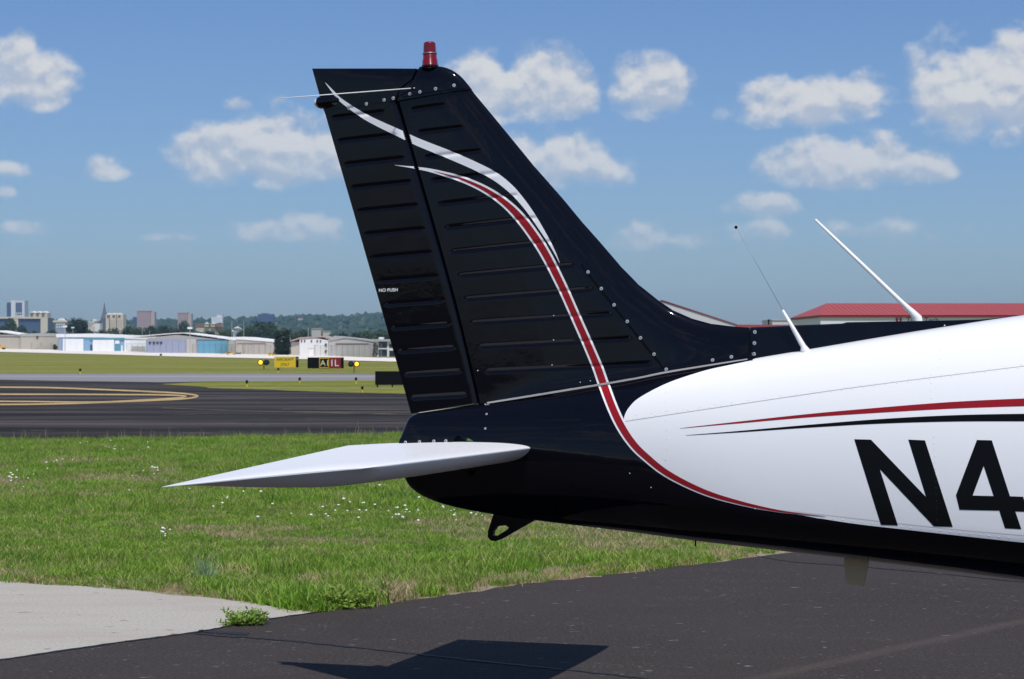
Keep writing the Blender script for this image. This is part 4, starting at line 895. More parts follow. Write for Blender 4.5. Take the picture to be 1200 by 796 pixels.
# ---------------------------------------------------------------- hangars across the field
class Bld:
    """building placed by its front: parts in photo pixels, at distance Y, sitting on the ground"""
    def __init__(s, name, label, x0, x1, ybase, Y, cat='building', depth=14, group=None):
        s.Y = Y; s.k = Y/F; s.xm = (x0+x1)/2; s.yb = ybase; p = P(s.xm, ybase, Y); s.d = depth
        s.gz = min(gz(p.x, Y), p.z); s.root = empty(name, (p.x, Y, s.gz), 0, label=label, category=cat)
        s.low = s.gz-p.z
        if group: s.root['group'] = group
    def X(s, x): return (x-s.xm)*s.k
    def Z(s, y): return (s.yb-y)*s.k-s.low
    def box(s, name, x0, x1, yt, yb, m, y0=0., y1=None, parent=None):
        z0 = 0.0 if yb is None else s.Z(yb)
        return MB().box(s.X(x0), s.X(x1), y0, s.d if y1 is None else y1, z0, s.Z(yt)).build(name, M[m], parent or s.root)
    def roof(s, name, poly, m, y0=-.4, y1=None, th=None, parent=None):
        return MB().prism([(s.X(x), s.Z(y)) for x, y in poly], y0, s.d+.4 if y1 is None else y1).build(name, M[m], parent or s.root)
    def panels(s, name, x0, x1, yt, yb, m, n, gap=.25, y0=-.10):
        w = (x1-x0)/n
        for i in range(n): s.box(name, x0+i*w+gap/2, x0+(i+1)*w-gap/2, yt, yb, m, y0, .02)
b = Bld('hangar', 'long beige hangar with a white roof and a yellow vehicle parked outside', -30, 24, 409.6, 600, 'hangar')
b.box('wall', -30, 24, 392.4, None, 'beige_wall'); b.roof('roof', [(-40, 391.8), (-4, 387.2), (25, 391.6), (25, 393.0), (-4, 388.8), (-40, 393.4)], 'white_roof', -.12); b.box('gutter', -30, 23.5, 393.2, 393.9, 'grey_wall', -.3, .05); b.panels('door', -20, 22, 395.6, None, 'beige_wall', 5)
b = Bld('hangar', 'beige flat-fronted hangar with a grey roof edge and two narrow dark doors', 24.3, 68, 409.8, 596, 'hangar')
b.box('wall', 24.3, 68, 394, None, 'beige_wall'); b.roof('roof', [(24.1, 391.2), (50, 390.6), (68, 391.6), (68, 394.2), (24.1, 394.2)], 'grey_roof', -.12)
for x0, x1 in ((36, 37.8), (58.9, 60.7)): b.box('door', x0, x1, 402, None, 'grey_wall', -.12, .02)
b.box('window', 42.6, 45, 393.9, 396.6, 'dark_door', -.2, .02); b.box('window', 47.1, 47.9, 401, 404, 'grey_wall', -.12, .02)
b = Bld('hangar', 'row hangar with three wide white doors between light blue piers', 68.3, 172, 411.3, 520, 'hangar')
b.box('wall', 68.3, 172, 396.4, None, 'pale_blue'); b.roof('roof', [(66, 391.6), (112, 391.0), (160, 393.2), (178, 395.8), (178, 398.2), (120, 395.6), (66, 395.4)], 'white_roof', -.12); b.box('fascia', 99, 146, 395.9, 398.0, 'teal', -.25, .02)
for x0, x1, yt in ((74, 98, 397.3), (109, 134, 398.4), (146, 171.5, 398.8)): b.panels('door', x0, x1, yt, None, 'white_door', 3, .12, -.35)
b.box('door', 106, 108, 404, None, 'dark_door', -.12, .02); b.box('pier', 99, 105.5, 397, None, 'pale_blue', -.2, .02); b.box('panel', 134.8, 141, 403.4, None, 'teal', -.16, .02); b.box('panel', 135, 140, 399.2, 403, 'white_door', -.16, .02); b.box('door', 142.2, 143.8, 405, None, 'white_door', -.2, .02)
b.box('side_panel', 68.6, 72.6, 397.4, None, 'lavender', -.14, .02); b.box('low_screen', 155.4, 170.6, 406, None, 'concrete_wall', -.7, -.5)
b = Bld('hangar', 'wide grey gable hangar with a bright blue door and a glazed lavender door', 172.3, 276, 413.2, 440, 'hangar')
b.roof('wall', [(172.3, 420), (172.3, 396.6), (206, 392.4), (276, 400), (276, 420)], 'grey_wall', 0, 20); b.d = 20
b.roof('roof', [(150, 395.6), (204, 391.2), (216, 390.8), (258, 396.4), (280, 400.4), (280, 399.2), (258, 395.0), (216, 389.9), (204, 390.3), (150, 394.6)], 'white_roof', -.12)
b.box('door_frame', 171.9, 218, 398.6, None, 'lavender', -.10, .02); b.panels('door', 173, 217, 399.6, None, 'lavender', 6, .5, -.22)
for x in (176, 180.6, 184.8, 189): b.box('window', x-1.4, x+1.4, 400.6, 403, 'dark_door', -.34, -.2)
b.box('pier', 219, 230, 397.6, None, 'concrete_wall', -.15, .02); b.panels('door', 231.4, 267, 399.4, None, 'sky_blue', 5, .15, -.22); b.box('lintel', 230.6, 267.6, 398.2, 399.2, 'slate', -.2, .02); b.box('pier', 268, 275.6, 399, None, 'concrete_wall', -.12, .02)
b = Bld('hangar', 'cream hangar with a sloping white roof and a dark slot above its door', 276.3, 321, 414.6, 415, 'hangar')
b.roof('wall', [(276.3, 422), (276.3, 397.6), (321, 400.4), (321, 422)], 'beige_wall', 0, 20); b.d = 20
b.roof('roof', [(255, 395.6), (285, 394.8), (322, 398.8), (322, 401), (285, 398.2), (255, 396.6)], 'white_roof', -.12); b.panels('door', 278.5, 311, 403.6, None, 'beige_wall', 4, .2, -.2); b.box('door_head', 278, 311.5, 402.4, 403.4, 'brown_roof', -.2, .02)
b = Bld('hangar', 'white two-storey hangar office with a row of small dark windows under its roof', 341, 384.6, 416.4, 380, 'hangar')
b.roof('wall', [(351, 424), (351, 397.5), (370, 396.4), (384.6, 399), (384.6, 424)], 'white_wall', 0, 16); b.box('side_wall', 341, 350.8, 401, None, 'beige_wall', .4, 16)
b.roof('roof', [(340, 399.2), (352, 395.4), (378, 393.8), (400, 398.8), (400, 399.6), (378, 395.4), (352, 397.2), (340, 400.4)], 'pinkish_roof', -.1, 16)
for x in (353.4, 357, 365, 371.8, 375.6): b.box('window', x-.75, x+.75, 398.6, 401, 'dark_door', -.1, .02)
for y in (402.8, 410.4): b.box('window', 380.6, 383, y, y+3, 'dark_door', -.1, .02)
b.box('door', 362.2, 367.8, 409.2, None, 'white_door', -.12, .02); b.box('door_frame', 361.6, 368.4, 408.6, 409.1, 'grey_wall', -.12, .02)
b = Bld('hangar', 'low wide pale grey gable hangar with a brown line above its door', 385, 438, 416.8, 372, 'hangar')
b.roof('wall', [(385, 424), (385, 399.6), (405, 396.6), (438, 401), (438, 424)], 'concrete_wall', 0, 18); b.d = 18
b.roof('roof', [(384, 398.8), (392, 393.6), (418, 396.4), (440, 399.6), (440, 401.2), (418, 397.9), (404, 396.4), (384, 400)], 'grey_roof', -.1); b.panels('door', 393.6, 431.6, 404, None, 'concrete_wall', 6, .2, -.2); b.box('door_head', 393.2, 432, 402.4, 403.6, 'brown_roof', -.25, .02)
b = Bld('hangar', 'small open-fronted building with dark bays and white posts beside the rudder', 438.6, 480, 418, 365, 'building')
b.box('wall', 438.6, 480, 400.4, None, 'slate', .6, 9); b.box('roof', 436, 482, 397.6, 400.3, 'grey_roof', -.4, 9.5); b.box('vent', 443, 448.6, 395.2, 397.5, 'white_roof', 2, 4)
for x0, x1 in ((438.6, 443.6), (453.6, 456), (463, 466)): b.box('post', x0, x1, 400.4, None, 'white_wall', 0, .5)
b.box('rail', 443.7, 453.5, 408, 409.4, 'white_wall', .1, .4); b.box('parapet', 456.1, 480, 400.5, 403, 'white_wall', .05, .5); b.box('sill', 456.1, 480, 408, 411, 'white_wall', .05, .5)

# red-roofed buildings beyond the tail
b = Bld('red_roofed_building', 'long white building with a red metal hip roof and a painted name', 961.5, 1330, 420, 260, 'building', 26)
b.box('wall', 961.5, 1330, 372, None, 'white_wall'); k = b.k
v = [(b.X(959.6), -.25, b.Z(369.4)), (b.X(1340), -.25, b.Z(369.4)), (b.X(1340), 27, b.Z(369.4)), (b.X(959.6), 27, b.Z(369.4)), (b.X(987), 12.9, b.Z(353.0)), (b.X(1320), 12.9, b.Z(353.0))]
rf_ = obj('roof', v, [(0, 1, 5, 4), (1, 2, 5), (2, 3, 4, 5), (3, 0, 4), (3, 2, 1, 0)], M['red_roof'], b.root)
b.box('fascia', 959.8, 1339, 369.5, 372.1, 'red_trim', -.2, 26.5)
for i in range(60):                                 # standing seams
    x = 964+i*6; t = 1.0; z0, z1 = b.Z(369.2), b.Z(353.2); xa = b.X(x); 
    tt = min(1, max(0, (x-959.6)/27.4)); y1 = -.25+13.15*tt; zt = z0+(z1-z0)*tt
    MB().tube([(xa, -.25, z0+.045), (xa, y1, zt+.045)], .022, 4).build('seam', M['red_roof'], rf_)
b.box('logo_panel', 1049.8, 1056.6, 371.9, 379, 'red_trim', -.05, .02); text_on('logo_letter', 'T', b.X(1053.2), b.Z(375), 4.6*k, -.06, M['sign_white'], b.root); text_on('lettering', 'Tulsa Tech', b.X(1081), b.Z(375.3), 6*k, -.02, M['text_navy'], b.root, 44*k)
b = Bld('gable_hangar', 'lilac-white gable hangar with thin red roof trim peeping over the dorsal fin', 690, 862, 424, 210, 'hangar', 22)
b.roof('wall', [(690, 440), (690, 381), (776, 353.6), (862, 380.6), (862, 440)], 'lilac_wall', 0, 22); b.roof('roof', [(684, 382), (776, 351.6), (863.5, 380.2), (863.5, 381.4), (776, 353.0), (684, 383.4)], 'red_trim', -.08)
b = Bld('low_red_roof', 'low building whose red roof just shows over the dorsal fin', 864, 960, 424, 230, 'building', 18)
b.box('wall', 866, 957, 383, None, 'white_wall'); b.roof('roof', [(862.5, 384), (862.5, 380.6), (958, 380.9), (958, 384)], 'red_roof')
b = Bld('plain_block', 'plain pale grey block with a flat roof behind the low red roof', 905, 937.4, 420, 300, 'building', 12)
b.box('wall', 905, 937.4, 375.8, None, 'lilac_wall'); b.box('roof_slab', 904.6, 937.8, 374.6, 375.7, 'concrete_wall', -.1, 12.1); 
root = empty('vent_pipe', tuple(P(900.8, 381, 240)), 0, label='short dark vent pipe rising behind the low red roof', category='pipe'); MB().tube([(0, 0, -4.2), (0, 0, .55)], .09, 8).build('pipe', M['sign_black'], root); MB().tube([(0, 0, .55), (0, 0, .65)], .12, 8).build('cap', M['sign_black'], root)

# ---------------------------------------------------------------- town behind the field
def stack_windows(b, x0, x1, yt, yb, nx, ny, m='blue_glass', fx=.6, fy=.5):
    w = (x1-x0)/nx; h = (yb-yt)/ny
    for i in range(nx):
        for j in range(ny): b.box('window', x0+w*(i+.5-fx/2), x0+w*(i+.5+fx/2), yt+h*(j+.5-fy/2), yt+h*(j+.5+fy/2), m, -.25, .05)
b = Bld('office_tower', 'tall white office tower with blue glass bays', 7.4, 28.8, 398, 2300, 'tower', 18)
b.box('wall', 13, 28.8, 352.4, None, 'white_wall'); b.box('glass_wing', 7.4, 12.9, 354.6, None, 'blue_glass', 2, 16); b.box('core', 13.2, 17.4, 351.9, None, 'white_roof', -1, .1)
for i in range(4): b.box('glazing', 18.4+i*1.9, 20.1+i*1.9, 354.6, 368.6, 'blue_glass', -.3, .1)
for i in range(3): b.box('window', 19+i*2.3, 20.4+i*2.3, 366.4, 368.2, 'white_roof', -.6, -.2)
b = Bld('glass_office', 'low office block with beige columns and a ribbed glass front', -12, 56, 400, 1700, 'building', 20)
b.box('wall', -12, 56, 372.6, None, 'slate'); b.box('roof_beam', -12, 48.6, 371.4, 373.6, 'cream_wall', -1.6, 19); b.box('column', 16.8, 21.8, 369.4, None, 'cream_wall', -1.4, .3); b.box('column', 48, 56.2, 372, None, 'cream_wall', -1.4, .3)
for i in range(9): b.box('glazing', 22.4+i*2.8, 24.7+i*2.8, 374.4, 390, 'blue_glass', -.5, .1)
for i in range(7): b.box('glazing', -10+i*3.8, -6.8+i*3.8, 374.4, 390, 'blue_glass', -.5, .1)
b = Bld('vaulted_block', 'cream block with three vaulted bays rising behind the glass office', 34.6, 55.4, 396, 1950, 'building', 16)
b.box('wall', 34.6, 55.4, 366.6, None, 'cream_wall')
for i in range(3):
    x = 35.4+i*6.6; b.roof('vault', [(x-.2, 366.8), (x+.6, 365.6), (x+2.6, 364.8), (x+4.6, 365.6), (x+5.4, 366.8)], 'white_roof', -.6, 16); b.box('window', x+.4, x+3.4, 367.2, 371.4, 'brown_roof', -.3, .05)
b = Bld('domed_building', 'small white building with a dome and a terrace', 62, 79, 396, 1500, 'building', 10)
b.box('wall', 65, 77, 378, None, 'lavender'); b.box('terrace', 62, 79, 375.6, 377.9, 'cream_wall', -.5, 10); b.roof('dome', [(67, 375.5), (68.4, 374), (71, 373), (73.6, 374), (75, 375.5)], 'white_roof', 0, 6); stack_windows(b, 65.6, 76.6, 378.4, 385, 4, 2, 'white_wall')
b = Bld('church', 'grey church with a slender pointed spire', 114, 130, 396, 1650, 'church', 10)
b.box('wall', 114, 130, 380, None, 'slate'); b.box('tower', 118.6, 125.4, 373.4, None, 'slate', -1, 4)
v = [(b.X(x), y, b.Z(373.4)) for x, y in ((118.4, -1.1), (125.6, -1.1), (125.6, 4.1), (118.4, 4.1))]+[(b.X(120.7), .9, b.Z(362)), (b.X(123), .9, b.Z(362)), (b.X(123), 2.1, b.Z(362)), (b.X(120.7), 2.1, b.Z(362)), (b.X(121.85), 1.5, b.Z(353))]
obj('spire', v, [(0, 1, 5, 4), (1, 2, 6, 5), (2, 3, 7, 6), (3, 0, 4, 7), (4, 5, 8), (5, 6, 8), (6, 7, 8), (7, 4, 8), (3, 2, 1, 0)], M['slate'], b.root)
b = Bld('apartment_block', 'cream apartment block with dark vertical bands beside the spire', 124, 144.4, 398, 1550, 'building', 12)
b.box('wall', 124, 144.4, 368.4, None, 'cream_wall')
for x0, x1 in ((125.4, 131), (131.8, 136), (137, 142.6)): b.box('roof_box', x0, x1, 367, 368.3, 'white_roof', 1, 9)
for x in (128.2, 136.6): b.box('dark_band', x-.4, x+.4, 369, None, 'dark_door', -.2, .05)
for i in range(3): b.box('window', 125.4+i*6.5, 128+i*6.5 if i == 0 else 128.2+i*6.5, 369.4, 372.4, 'brown_roof', -.2, .05)
stack_windows(b, 129, 135.8, 374, 384, 3, 4, 'pink_light', .5, .4); stack_windows(b, 137.6, 143.6, 374, 384, 3, 4, 'pink_light', .5, .4)
b = Bld('low_white_house', 'small white building with a beige end next to the dark round tree', 103.6, 117, 396, 1350, 'building', 9)
b.box('wall', 103.6, 110.4, 376.6, None, 'cream_wall'); b.box('annex', 110.6, 117, 379, None, 'white_wall'); b.box('roof', 108.6, 113, 374.2, 376.5, 'white_roof', 0, 8); stack_windows(b, 104, 110, 377.4, 383, 2, 2, 'lavender')
for (x0, x1, yt, lab, n) in ((160.4, 176.2, 364.2, 'broad pinkish brick apartment tower on the ridge', 6), (208.2, 219.4, 366.4, 'narrow pinkish brick apartment tower on the ridge', 5)):
    b = Bld('apartment_tower', lab, x0, x1+5, 392, 2700, 'tower', 16); b.box('wall', x0, x1, yt+.9, None, 'pink_wall'); b.box('roof_band', x0-.2, x1+.2, yt-.3, yt+.8, 'pink_light', -.4, 16.4); b.box('side_wing', x1+.2, x1+4.6, yt+1.4, None, 'pink_light', 2, 16)
    stack_windows(b, x0+.6, x1-.4, yt+1.6, yt+11, n, 5, 'pink_light', .45, .55)
b = Bld('dark_block', 'small dark block on the ridge beside the broad pinkish tower', 155.8, 160, 390, 2800, 'building', 10); b.box('wall', 155.8, 160, 372.2, None, 'navy_wall'); b.box('roof_slab', 155.6, 160.2, 371.7, 372.1, 'slate', -.3, 10.2)
b = Bld('white_villa', 'small bright white flat-roofed building on the wooded ridge', 247.6, 261, 388, 2900, 'building', 10); b.box('wall', 247.6, 258, 371.2, None, 'white_wall'); b.box('upper_wall', 254, 260.6, 369, None, 'white_roof', .5, 9); b.box('roof_slab', 253.8, 260.8, 368.5, 368.9, 'white_roof', .3, 9.2)
b = Bld('navy_block', 'dark navy flat-roofed block on the wooded ridge', 301.8, 320.4, 388, 3000, 'building', 16); b.box('wall', 301.8, 320.4, 368.2, None, 'navy_wall'); b.box('roof_plant', 306, 314, 367.2, 368.1, 'navy_wall', 3, 10); stack_windows(b, 302.4, 320, 368.6, 373, 7, 2, 'slate', .6, .4)
b = Bld('brown_roofed_hall', 'beige hall with a brown roof and white tent peaks', 227.4, 259, 396, 1250, 'building', 14); b.box('wall', 229.6, 252, 383.4, None, 'cream_wall'); b.roof('roof', [(226.8, 383.6), (231, 379.4), (257, 379.4), (259.6, 383.6)], 'brown_roof'); b.box('wing', 252.2, 259, 384, None, 'pinkish_roof', 1, 12); stack_windows(b, 230.4, 240, 384, 386.6, 4, 1, 'white_wall')
for x in (242.8, 250): b.roof('tent_peak', [(x-2.8, 379.8), (x-.8, 378.4), (x, 377.4), (x+.8, 378.4), (x+2.8, 379.8)], 'white_roof', -3, -.5); b.box('tent_post', x-2.4, x+2.4, 379.9, 383, 'cream_wall', -2.6, -.6)
b = Bld('white_lodge', 'small white house with dark gaps half hidden by trees', 271.6, 287, 397, 1100, 'building', 8); b.box('wall', 274, 286.6, 385, None, 'lavender'); b.roof('roof', [(273.4, 385), (277.4, 382.8), (281, 385)], 'white_roof', -.4, 8); b.box('wing', 271.6, 273.9, 386.4, None, 'white_wall', 0, 6)
for i in range(3): b.box('post', 279.4+i*2.5, 280.4+i*2.5, 385.6, None, 'white_wall', -.5, .0)
b = Bld('pale_block', 'taller of two plain beige blocks behind the gable hangar', 365, 376.2, 402, 900, 'building', 8); b.box('wall', 365, 376.2, 385.8, None, 'concrete_wall'); b.box('parapet', 364.8, 376.4, 385.2, 385.7, 'cream_wall', -.2, 8.2)
b = Bld('pale_block', 'lower of two plain beige blocks behind the gable hangar', 378.4, 387.2, 402, 900, 'building', 8); b.box('wall', 378.4, 387.2, 388.6, None, 'concrete_wall'); b.box('parapet', 378.2, 387.4, 388, 388.5, 'cream_wall', -.2, 8.2)

# poles, vehicles, fence
def pole(x, yt, yb, Y, lab, head=True, m='pole_grey', r=.09):
    p = P(x, yb, Y); g = gz(p.x, Y); z0 = min(g, p.z); s = Y/F; hh = (yb-yt)*s+(p.z-z0); root = empty('light_pole', (p.x, Y, z0), 0, label=lab, category='pole', group='light poles behind the hangars')
    MB().tube([(0, 0, 0), (0, 0, hh)], [r*1.2, r*.8], 8).build('mast', M[m], root)
    if head: MB().box(-.5, .5, -.2, .2, hh-.05, hh+.35).build('lamp_head', M['white_roof'], root)
for x, yt, Y, wh in ((85.4, 384.6, 640, 'with a lamp head against the large dark round tree'), (110, 382.6, 660, 'with a lamp head between the dark round tree and the church'), (166.6, 385.6, 620, 'standing under the broad pinkish tower, the taller of two'), (175.4, 387.4, 620, 'standing past the broad pinkish tower, the shorter of two'), (271.6, 376, 620, 'rising beside the white lodge on the brown hall side'), (285.6, 375.8, 640, 'rising beside the white lodge on the evergreen side'), (252.8, 387.2, 560, 'in front of the brown-roofed hall'), (337.6, 384.4, 500, 'just over the right dark evergreen'), (361.2, 384, 520, 'next to the taller plain beige block'), (340, 393, 470, 'short, between the evergreens and the white hangar office')): pole(x, yt, 405, Y, 'slim grey pole '+wh, x < 120)
pole(76.2, 383.4, 411, 505, 'tall light pole standing in front of the white hangar doors', True); pole(222.6, 385.4, 414, 425, 'grey pole with a small box standing in front of the grey gable hangar', True)
def vehicle(x0, x1, yt, yb, name, lab, cat, m, kind):
    g = G((x0+x1)/2, yb); s = g.y/F; L = (x1-x0)*s; hh = (yb-yt)*s; root = empty(name, (g.x, g.y, g.z+.06), 0, label=lab, category=cat)
    if kind == 'car':
        MB().prism([(-L/2, hh*.22), (-L/2, hh*.52), (-L*.36, hh*.58), (-L*.22, hh*.96), (L*.16, hh), (L*.33, hh*.62), (L/2, hh*.52), (L/2, hh*.22)], -.85, .85).build('body', M[m], root); MB().prism([(-L*.30, hh*.60), (-L*.20, hh*.90), (L*.13, hh*.93), (L*.27, hh*.62)], -.87, -.86).build('window', M['glass'], root)
    else:
        MB().box(-L/2, L*.46, -.8, .8, hh*.28, hh*.66).build('body', M[m], root); MB().box(-L*.42, L*.05, -.7, .7, hh*.66, hh).build('cab', M[m], root); MB().box(-L*.38, L*.0, -.72, -.705, hh*.70, hh*.94).build('window', M['glass'], root)
        if kind == 'trailer': MB().box(L*.48, L*.9, -.7, .7, hh*.3, hh*.8).build('trailer', M['dark_door'], root)
    for x in (-L*.31, L*.31):
        for y in (-.8, .62): MB().tube([(x, y, hh*.22), (x, y+.18, hh*.22)], hh*.22, 14).build('wheel', M['tyre'], root)
vehicle(185.2, 198.6, 407.2, 413.2, 'parked_car', 'dark grey car parked in front of the lavender hangar door', 'car', 'car_paint', 'car')
vehicle(-8, 7.2, 404.2, 409.9, 'utility_truck', 'yellow utility truck parked outside the long beige hangar', 'truck', 'vehicle_yellow', 'truck')
vehicle(264.6, 277, 413.0, 416.4, 'yellow_tug', 'low yellow tug with a dark cart outside the cream hangar', 'tug', 'vehicle_yellow', 'trailer')
vehicle(314.6, 321.8, 414.2, 417.6, 'yellow_tug', 'small yellow tug parked by the dark evergreen tree', 'tug', 'vehicle_yellow', 'truck')
def fence():
    xs = np.arange(148, 452, 6.5); pts = [G(x, interp(x, [(148, 412.6), (172, 413.1), (260, 415.2), (340, 416.5), (460, 420.4)])) for x in xs]; c = pts[0].copy(); root = empty('chain_link_fence', c, 0, label='thin chain-link fence with slim posts along the front of the hangars', category='fence'); mb = MB(); ht = 2.0
    for p in pts: MB().tube([p-c, p-c+Vector((0, 0, ht))], .035, 6).build('post', M['mesh_wire'], root)
    for a, b_ in zip(pts, pts[1:]):
        a = a-c; b_ = b_-c; n = 26
        for zz2 in (.05, ht): mb.tube([a+Vector((0, 0, zz2)), b_+Vector((0, 0, zz2))], .02, 4, False)
        for k in range(-8, n, 3):                     # diagonal wires
            for sg in (1, -1):
                t0, t1 = k/n, (k+8)/n; z0, z1 = (0, ht) if sg > 0 else (ht, 0)
                if t0 < 0: z0 = z0+(z1-z0)*(-t0)/(t1-t0); t0 = 0
                if t1 > 1: z1 = z0+(z1-z0)*(1-t0)/(t1-t0) if t1 > t0 else z1; t1 = 1
                mb.tube([a.lerp(b_, t0)+Vector((0, 0, z0)), a.lerp(b_, t1)+Vector((0, 0, z1))], .0045, 3, False)
    o = obj('wire_mesh', mb.v, mb.f, M['mesh_wire'], root); o['kind'] = 'stuff'
fence()
# ---------------------------------------------------------------- trees and hills
def tree_meshes(kind, seed):
    rnd = random.Random(seed); hgt = 1.0; v = []; f = []; n = 1500
    lobes = []
    for _ in range(9):
        a = rnd.uniform(0, 6.28); r = rnd.uniform(0, .30); lobes.append((Vector((r*math.cos(a), r*math.sin(a), rnd.uniform(.38, .80))), rnd.uniform(.13, .24)))
    lobes.append((Vector((0, 0, .55)), .30)); lobes.append((Vector((0, 0, .78)), .20))
    if kind == 'column': lobes = [(Vector((rnd.uniform(-.1, .1), rnd.uniform(-.1, .1), .1+.08*i)), .22-.10*(i/10)**2) for i in range(11)]
    for _ in range(n):
        c, r = rnd.choice(lobes); d = Vector((rnd.gauss(0, 1), rnd.gauss(0, 1), rnd.gauss(0, 1))).normalized(); p = c+d*r*rnd.uniform(.72, 1.08); s = rnd.uniform(.022, .048)
        nn = (d+Vector((rnd.gauss(0, .5), rnd.gauss(0, .5), rnd.gauss(.3, .5)))).normalized(); a = nn.orthogonal().normalized(); b = nn.cross(a); t = rnd.uniform(0, 6.28); a, b = a*math.cos(t)+b*math.sin(t), b*math.cos(t)-a*math.sin(t); k = len(v)
        v += [p-a*s, p-b*s*.7, p+a*s, p+b*s*.7]; f.append((k, k+1, k+2, k+3))
    cr = mesh('crown', v, f); mb = MB().tube([(0, 0, 0), (.01, 0, .2), (0, .01, .45), (.01, 0, .7)], [.028, .02, .014, .006], 8)
    for _ in range(5): a = rnd.uniform(0, 6.28); z = rnd.uniform(.22, .45); mb.tube([(0, 0, z), (.12*math.cos(a), .12*math.sin(a), z+.12), (.2*math.cos(a), .2*math.sin(a), z+.28)], [.011, .007, .003], 6)
    tr = mesh('trunk', mb.v, mb.f); return cr, tr
TM = {}
def tree_src(kind, i, m):
    key = (kind, i, m)
    if key not in TM: cr, tr = tree_meshes(kind, hash(kind) % 97 if False else i*13+len(kind)); cr.materials.append(M[m]); tr.materials.append(M['bark']); TM[key] = (cr, tr)
    return TM[key]
def tree(x, yt, hw, Y, m, lab, kind='round', i=0, group=None):
    X = (x-600)/F*Y; z0 = gz(X, Y); ztop = H-(yt-HY)/F*Y; hh = ztop-z0; cr, tr = tree_src(kind, i, m); root = empty('tree', (X, Y, z0), random.uniform(0, 6.28), label=lab, category='tree'); base_w = .40 if kind == 'round' else .26
    if group: root['group'] = group
    sx = (hw*Y/F)/base_w; root.scale = (sx, sx, hh)
    o = bpy.data.objects.new('crown', cr); COL.objects.link(o); o.parent = root; o = bpy.data.objects.new('trunk', tr); COL.objects.link(o); o.parent = root
GB = 'belt of trees behind the hangars'
LMK = [(-10, 'past the end of the glass office'), (15, 'in front of the glass office'), (42, 'by the glass office end column'), (60, 'between the glass office and the domed building'), (110, 'beside the low white house'), (125, 'at the foot of the church'), (140, 'below the cream apartment block'), (165, 'below the broad pinkish tower'), (186, 'between the two pinkish towers'), (212, 'below the narrow pinkish tower'), (232, 'at the near end of the brown-roofed hall'), (255, 'at the wing of the brown-roofed hall'), (272, 'beside the white lodge'), (290, 'between the white lodge and the navy block'), (311, 'below the navy block'), (334, 'behind the pair of dark evergreens'), (352, 'over the white hangar office'), (380, 'beside the plain beige blocks'), (405, 'over the low wide gable hangar'), (430, 'over the end of the wide gable hangar'), (455, 'behind the open-fronted building')]
for x, yt, hw, Y in ((14, 373, 11, 1250), (4, 381, 10, 1000), (27, 381, 9, 1100), (62, 386, 9, 900), (56, 388, 8, 860), (150, 382, 11, 1050), (133, 384, 10, 880), (163, 383, 11, 980), (178, 381, 11, 1020), (193, 381, 12, 960), (206, 384, 10, 900), (216, 375, 9, 1500), (222, 385, 8, 860), (233, 388, 10, 800), (246, 387, 11, 820), (262, 387, 10, 850), (268, 386, 7, 1000), (292, 381, 12, 950), (304, 376, 14, 1050), (318, 377, 13, 1000), (334, 384, 11, 850), (347, 389, 10, 760), (357, 386, 10, 900), (392, 391, 9, 760), (404, 390, 10, 800), (417, 389, 11, 820), (431, 387, 10, 780), (446, 386, 12, 760), (459, 387, 11, 760), (120, 386, 9, 950), (108, 388, 8, 850), (282, 388, 8, 780), (-14, 380, 14, 1100), (41, 387, 8, 900), (312, 384, 10, 820), (378, 393, 7, 700)):
    near = min(LMK, key=lambda q: abs(q[0]-x)); tree(x, yt, hw, Y, 'tree', ('tall' if yt < 383 else 'low')+' leafy tree in the belt of trees, '+near[1], 'round', random.randrange(5), GB)
tree(93, 372.6, 16.5, 900, 'darktree', 'large dark round tree standing out above the white hangar doors', 'round', 3)
tree(326, 387.6, 6.5, 398, 'darktree', 'left dark evergreen of the close pair between cream and white hangars', 'column', 1); tree(335, 386.2, 6.5, 396, 'darktree', 'right dark evergreen of the close pair between cream and white hangars', 'column', 2)
tree(440, 402, 3.8, 358, 'tree', 'small bright bush in front of the open-fronted building', 'column', 4); tree(330, 409.5, 11, 392, 'darktree', 'low dark hedge at the foot of the evergreens', 'column', 3); tree(64.8, 403.6, 3, 560, 'tree', 'small shrub against the beige hangar wall', 'column', 2)
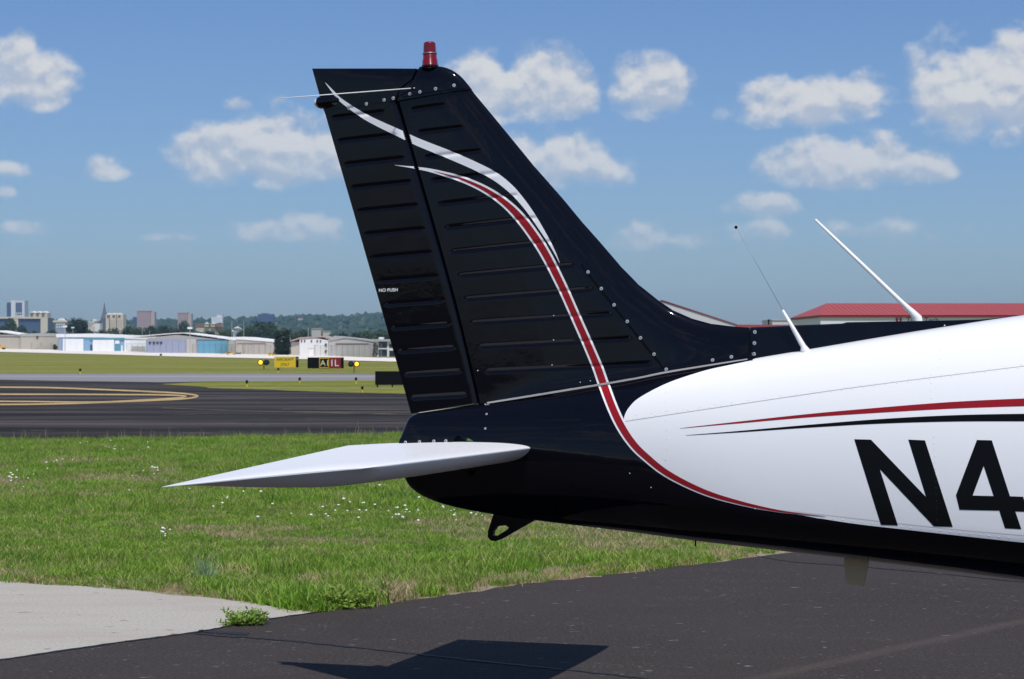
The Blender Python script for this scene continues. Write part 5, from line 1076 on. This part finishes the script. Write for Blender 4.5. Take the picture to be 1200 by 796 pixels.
def hills():
    from mathutils import noise as mn
    sil = [(-300, 384), (-60, 382), (60, 377), (90, 376), (140, 378), (200, 375.5), (240, 374), (300, 373), (330, 372.6), (366, 369.4), (390, 372), (412, 370), (430, 366.8), (450, 368), (480, 368), (600, 372), (900, 380), (1600, 384)]
    v = []; f = []; xs = np.linspace(-1500, 1800, 160); ys = [2000, 2500, 2900, 3200, 3500, 3900]; fr = [0, .30, .62, .9, 1.0, .7]
    for Y, k in zip(ys, fr):
        for X in xs:
            px = 600+X/3500*F; top = H+(HY-interp(px, sil))/F*3500-8; v.append((X*Y/3500, Y, gz(X, Y)-.5+k*top+k*3*mn.noise(Vector((X*.01, Y*.01, 0)))))
    n = len(xs); f = [(j*n+i, j*n+i+1, (j+1)*n+i+1, (j+1)*n+i) for j in range(len(ys)-1) for i in range(n-1)]
    h = obj('hills', v, f, mat('hill_floor', (.028, .05, .02), 1), smooth=True, kind='structure')
    bv = BVHTree.FromPolygons([tuple(p) for p in v], f); bm = bmesh.new(); bmesh.ops.create_icosphere(bm, subdivisions=1, radius=1); iv = np.array([q.co[:] for q in bm.verts]); fi = np.array([[q.index for q in p.verts] for p in bm.faces]); bm.free()
    V = []; Fc = []; k = 0
    for _ in range(5200):
        Y = random.uniform(2050, 3560); X = random.uniform(-.30*Y, .02*Y); p, nn, i, t = bv.ray_cast(Vector((X, Y, 500)), Vector((0, 0, -1)))
        if p is None: continue
        r = random.uniform(3.5, 7.5); vv = iv*(1+RNG.uniform(-.28, .28, (len(iv), 1)))*np.array([r, r, r*random.uniform(.8, 1.2)])+np.array([p.x, p.y, p.z+r*.5]); V.append(vv); Fc.append(fi+k); k += len(iv)
    obj('far_woods', np.concatenate(V).tolist(), np.concatenate(Fc).tolist(), M['wood'], kind='stuff')
    for (x, y, w, hh, c, lab) in ((385, 376, 4, 1.6, 'cream_wall', 'cream and narrow, above a pink one'), (389, 377.6, 8, 1.6, 'pinkish_roof', 'broad and pinkish'), (392, 378, 5, 1.2, 'white_roof', 'white, in front of a pinkish one'), (412, 374.8, 7, 1.2, 'lilac_wall', 'lilac, larger of a close pair'), (419, 374.4, 5, 1, 'white_wall', 'white, smaller of a close pair'), (352, 371.6, 6, 1.2, 'pink_light', 'pale pink near the crest'), (362, 379, 5, 1.2, 'cream_wall', 'cream, low on the slope')):
        b = Bld('hillside_house', 'tiny house on the wooded far ridge, '+lab, x-w/2, x+w/2, y+3, 2960, 'house', 10, 'houses on the far ridge'); b.low = 0; b.root.location.z = P(x, y+3, 2960).z-1; b.box('wall', x-w/2, x+w/2, y, None, c); b.roof('roof', [(x-w/2-.3, y), (x-w/4, y-.7), (x+w/4, y-.7), (x+w/2+.3, y)], 'brown_roof' if c != 'white_roof' else c, -.5, 10.5)
hills()
# ---------------------------------------------------------------- air
def haze():
    v, f = boxv(-3900, 3900, -58, 5100, -1.5, 130); m = bpy.data.materials.new('haze_air'); m.use_nodes = True; nt = m.node_tree; nt.nodes.clear(); o_ = nt.nodes.new('ShaderNodeOutputMaterial'); pv = nt.nodes.new('ShaderNodeVolumePrincipled')
    pv.inputs['Color'].default_value = (.42, .70, 1.0, 1); pv.inputs['Density'].default_value = .000095; pv.inputs['Anisotropy'].default_value = .1; nt.links.new(pv.outputs[0], o_.inputs['Volume']); obj('haze', v, f, m, kind='stuff')
haze()
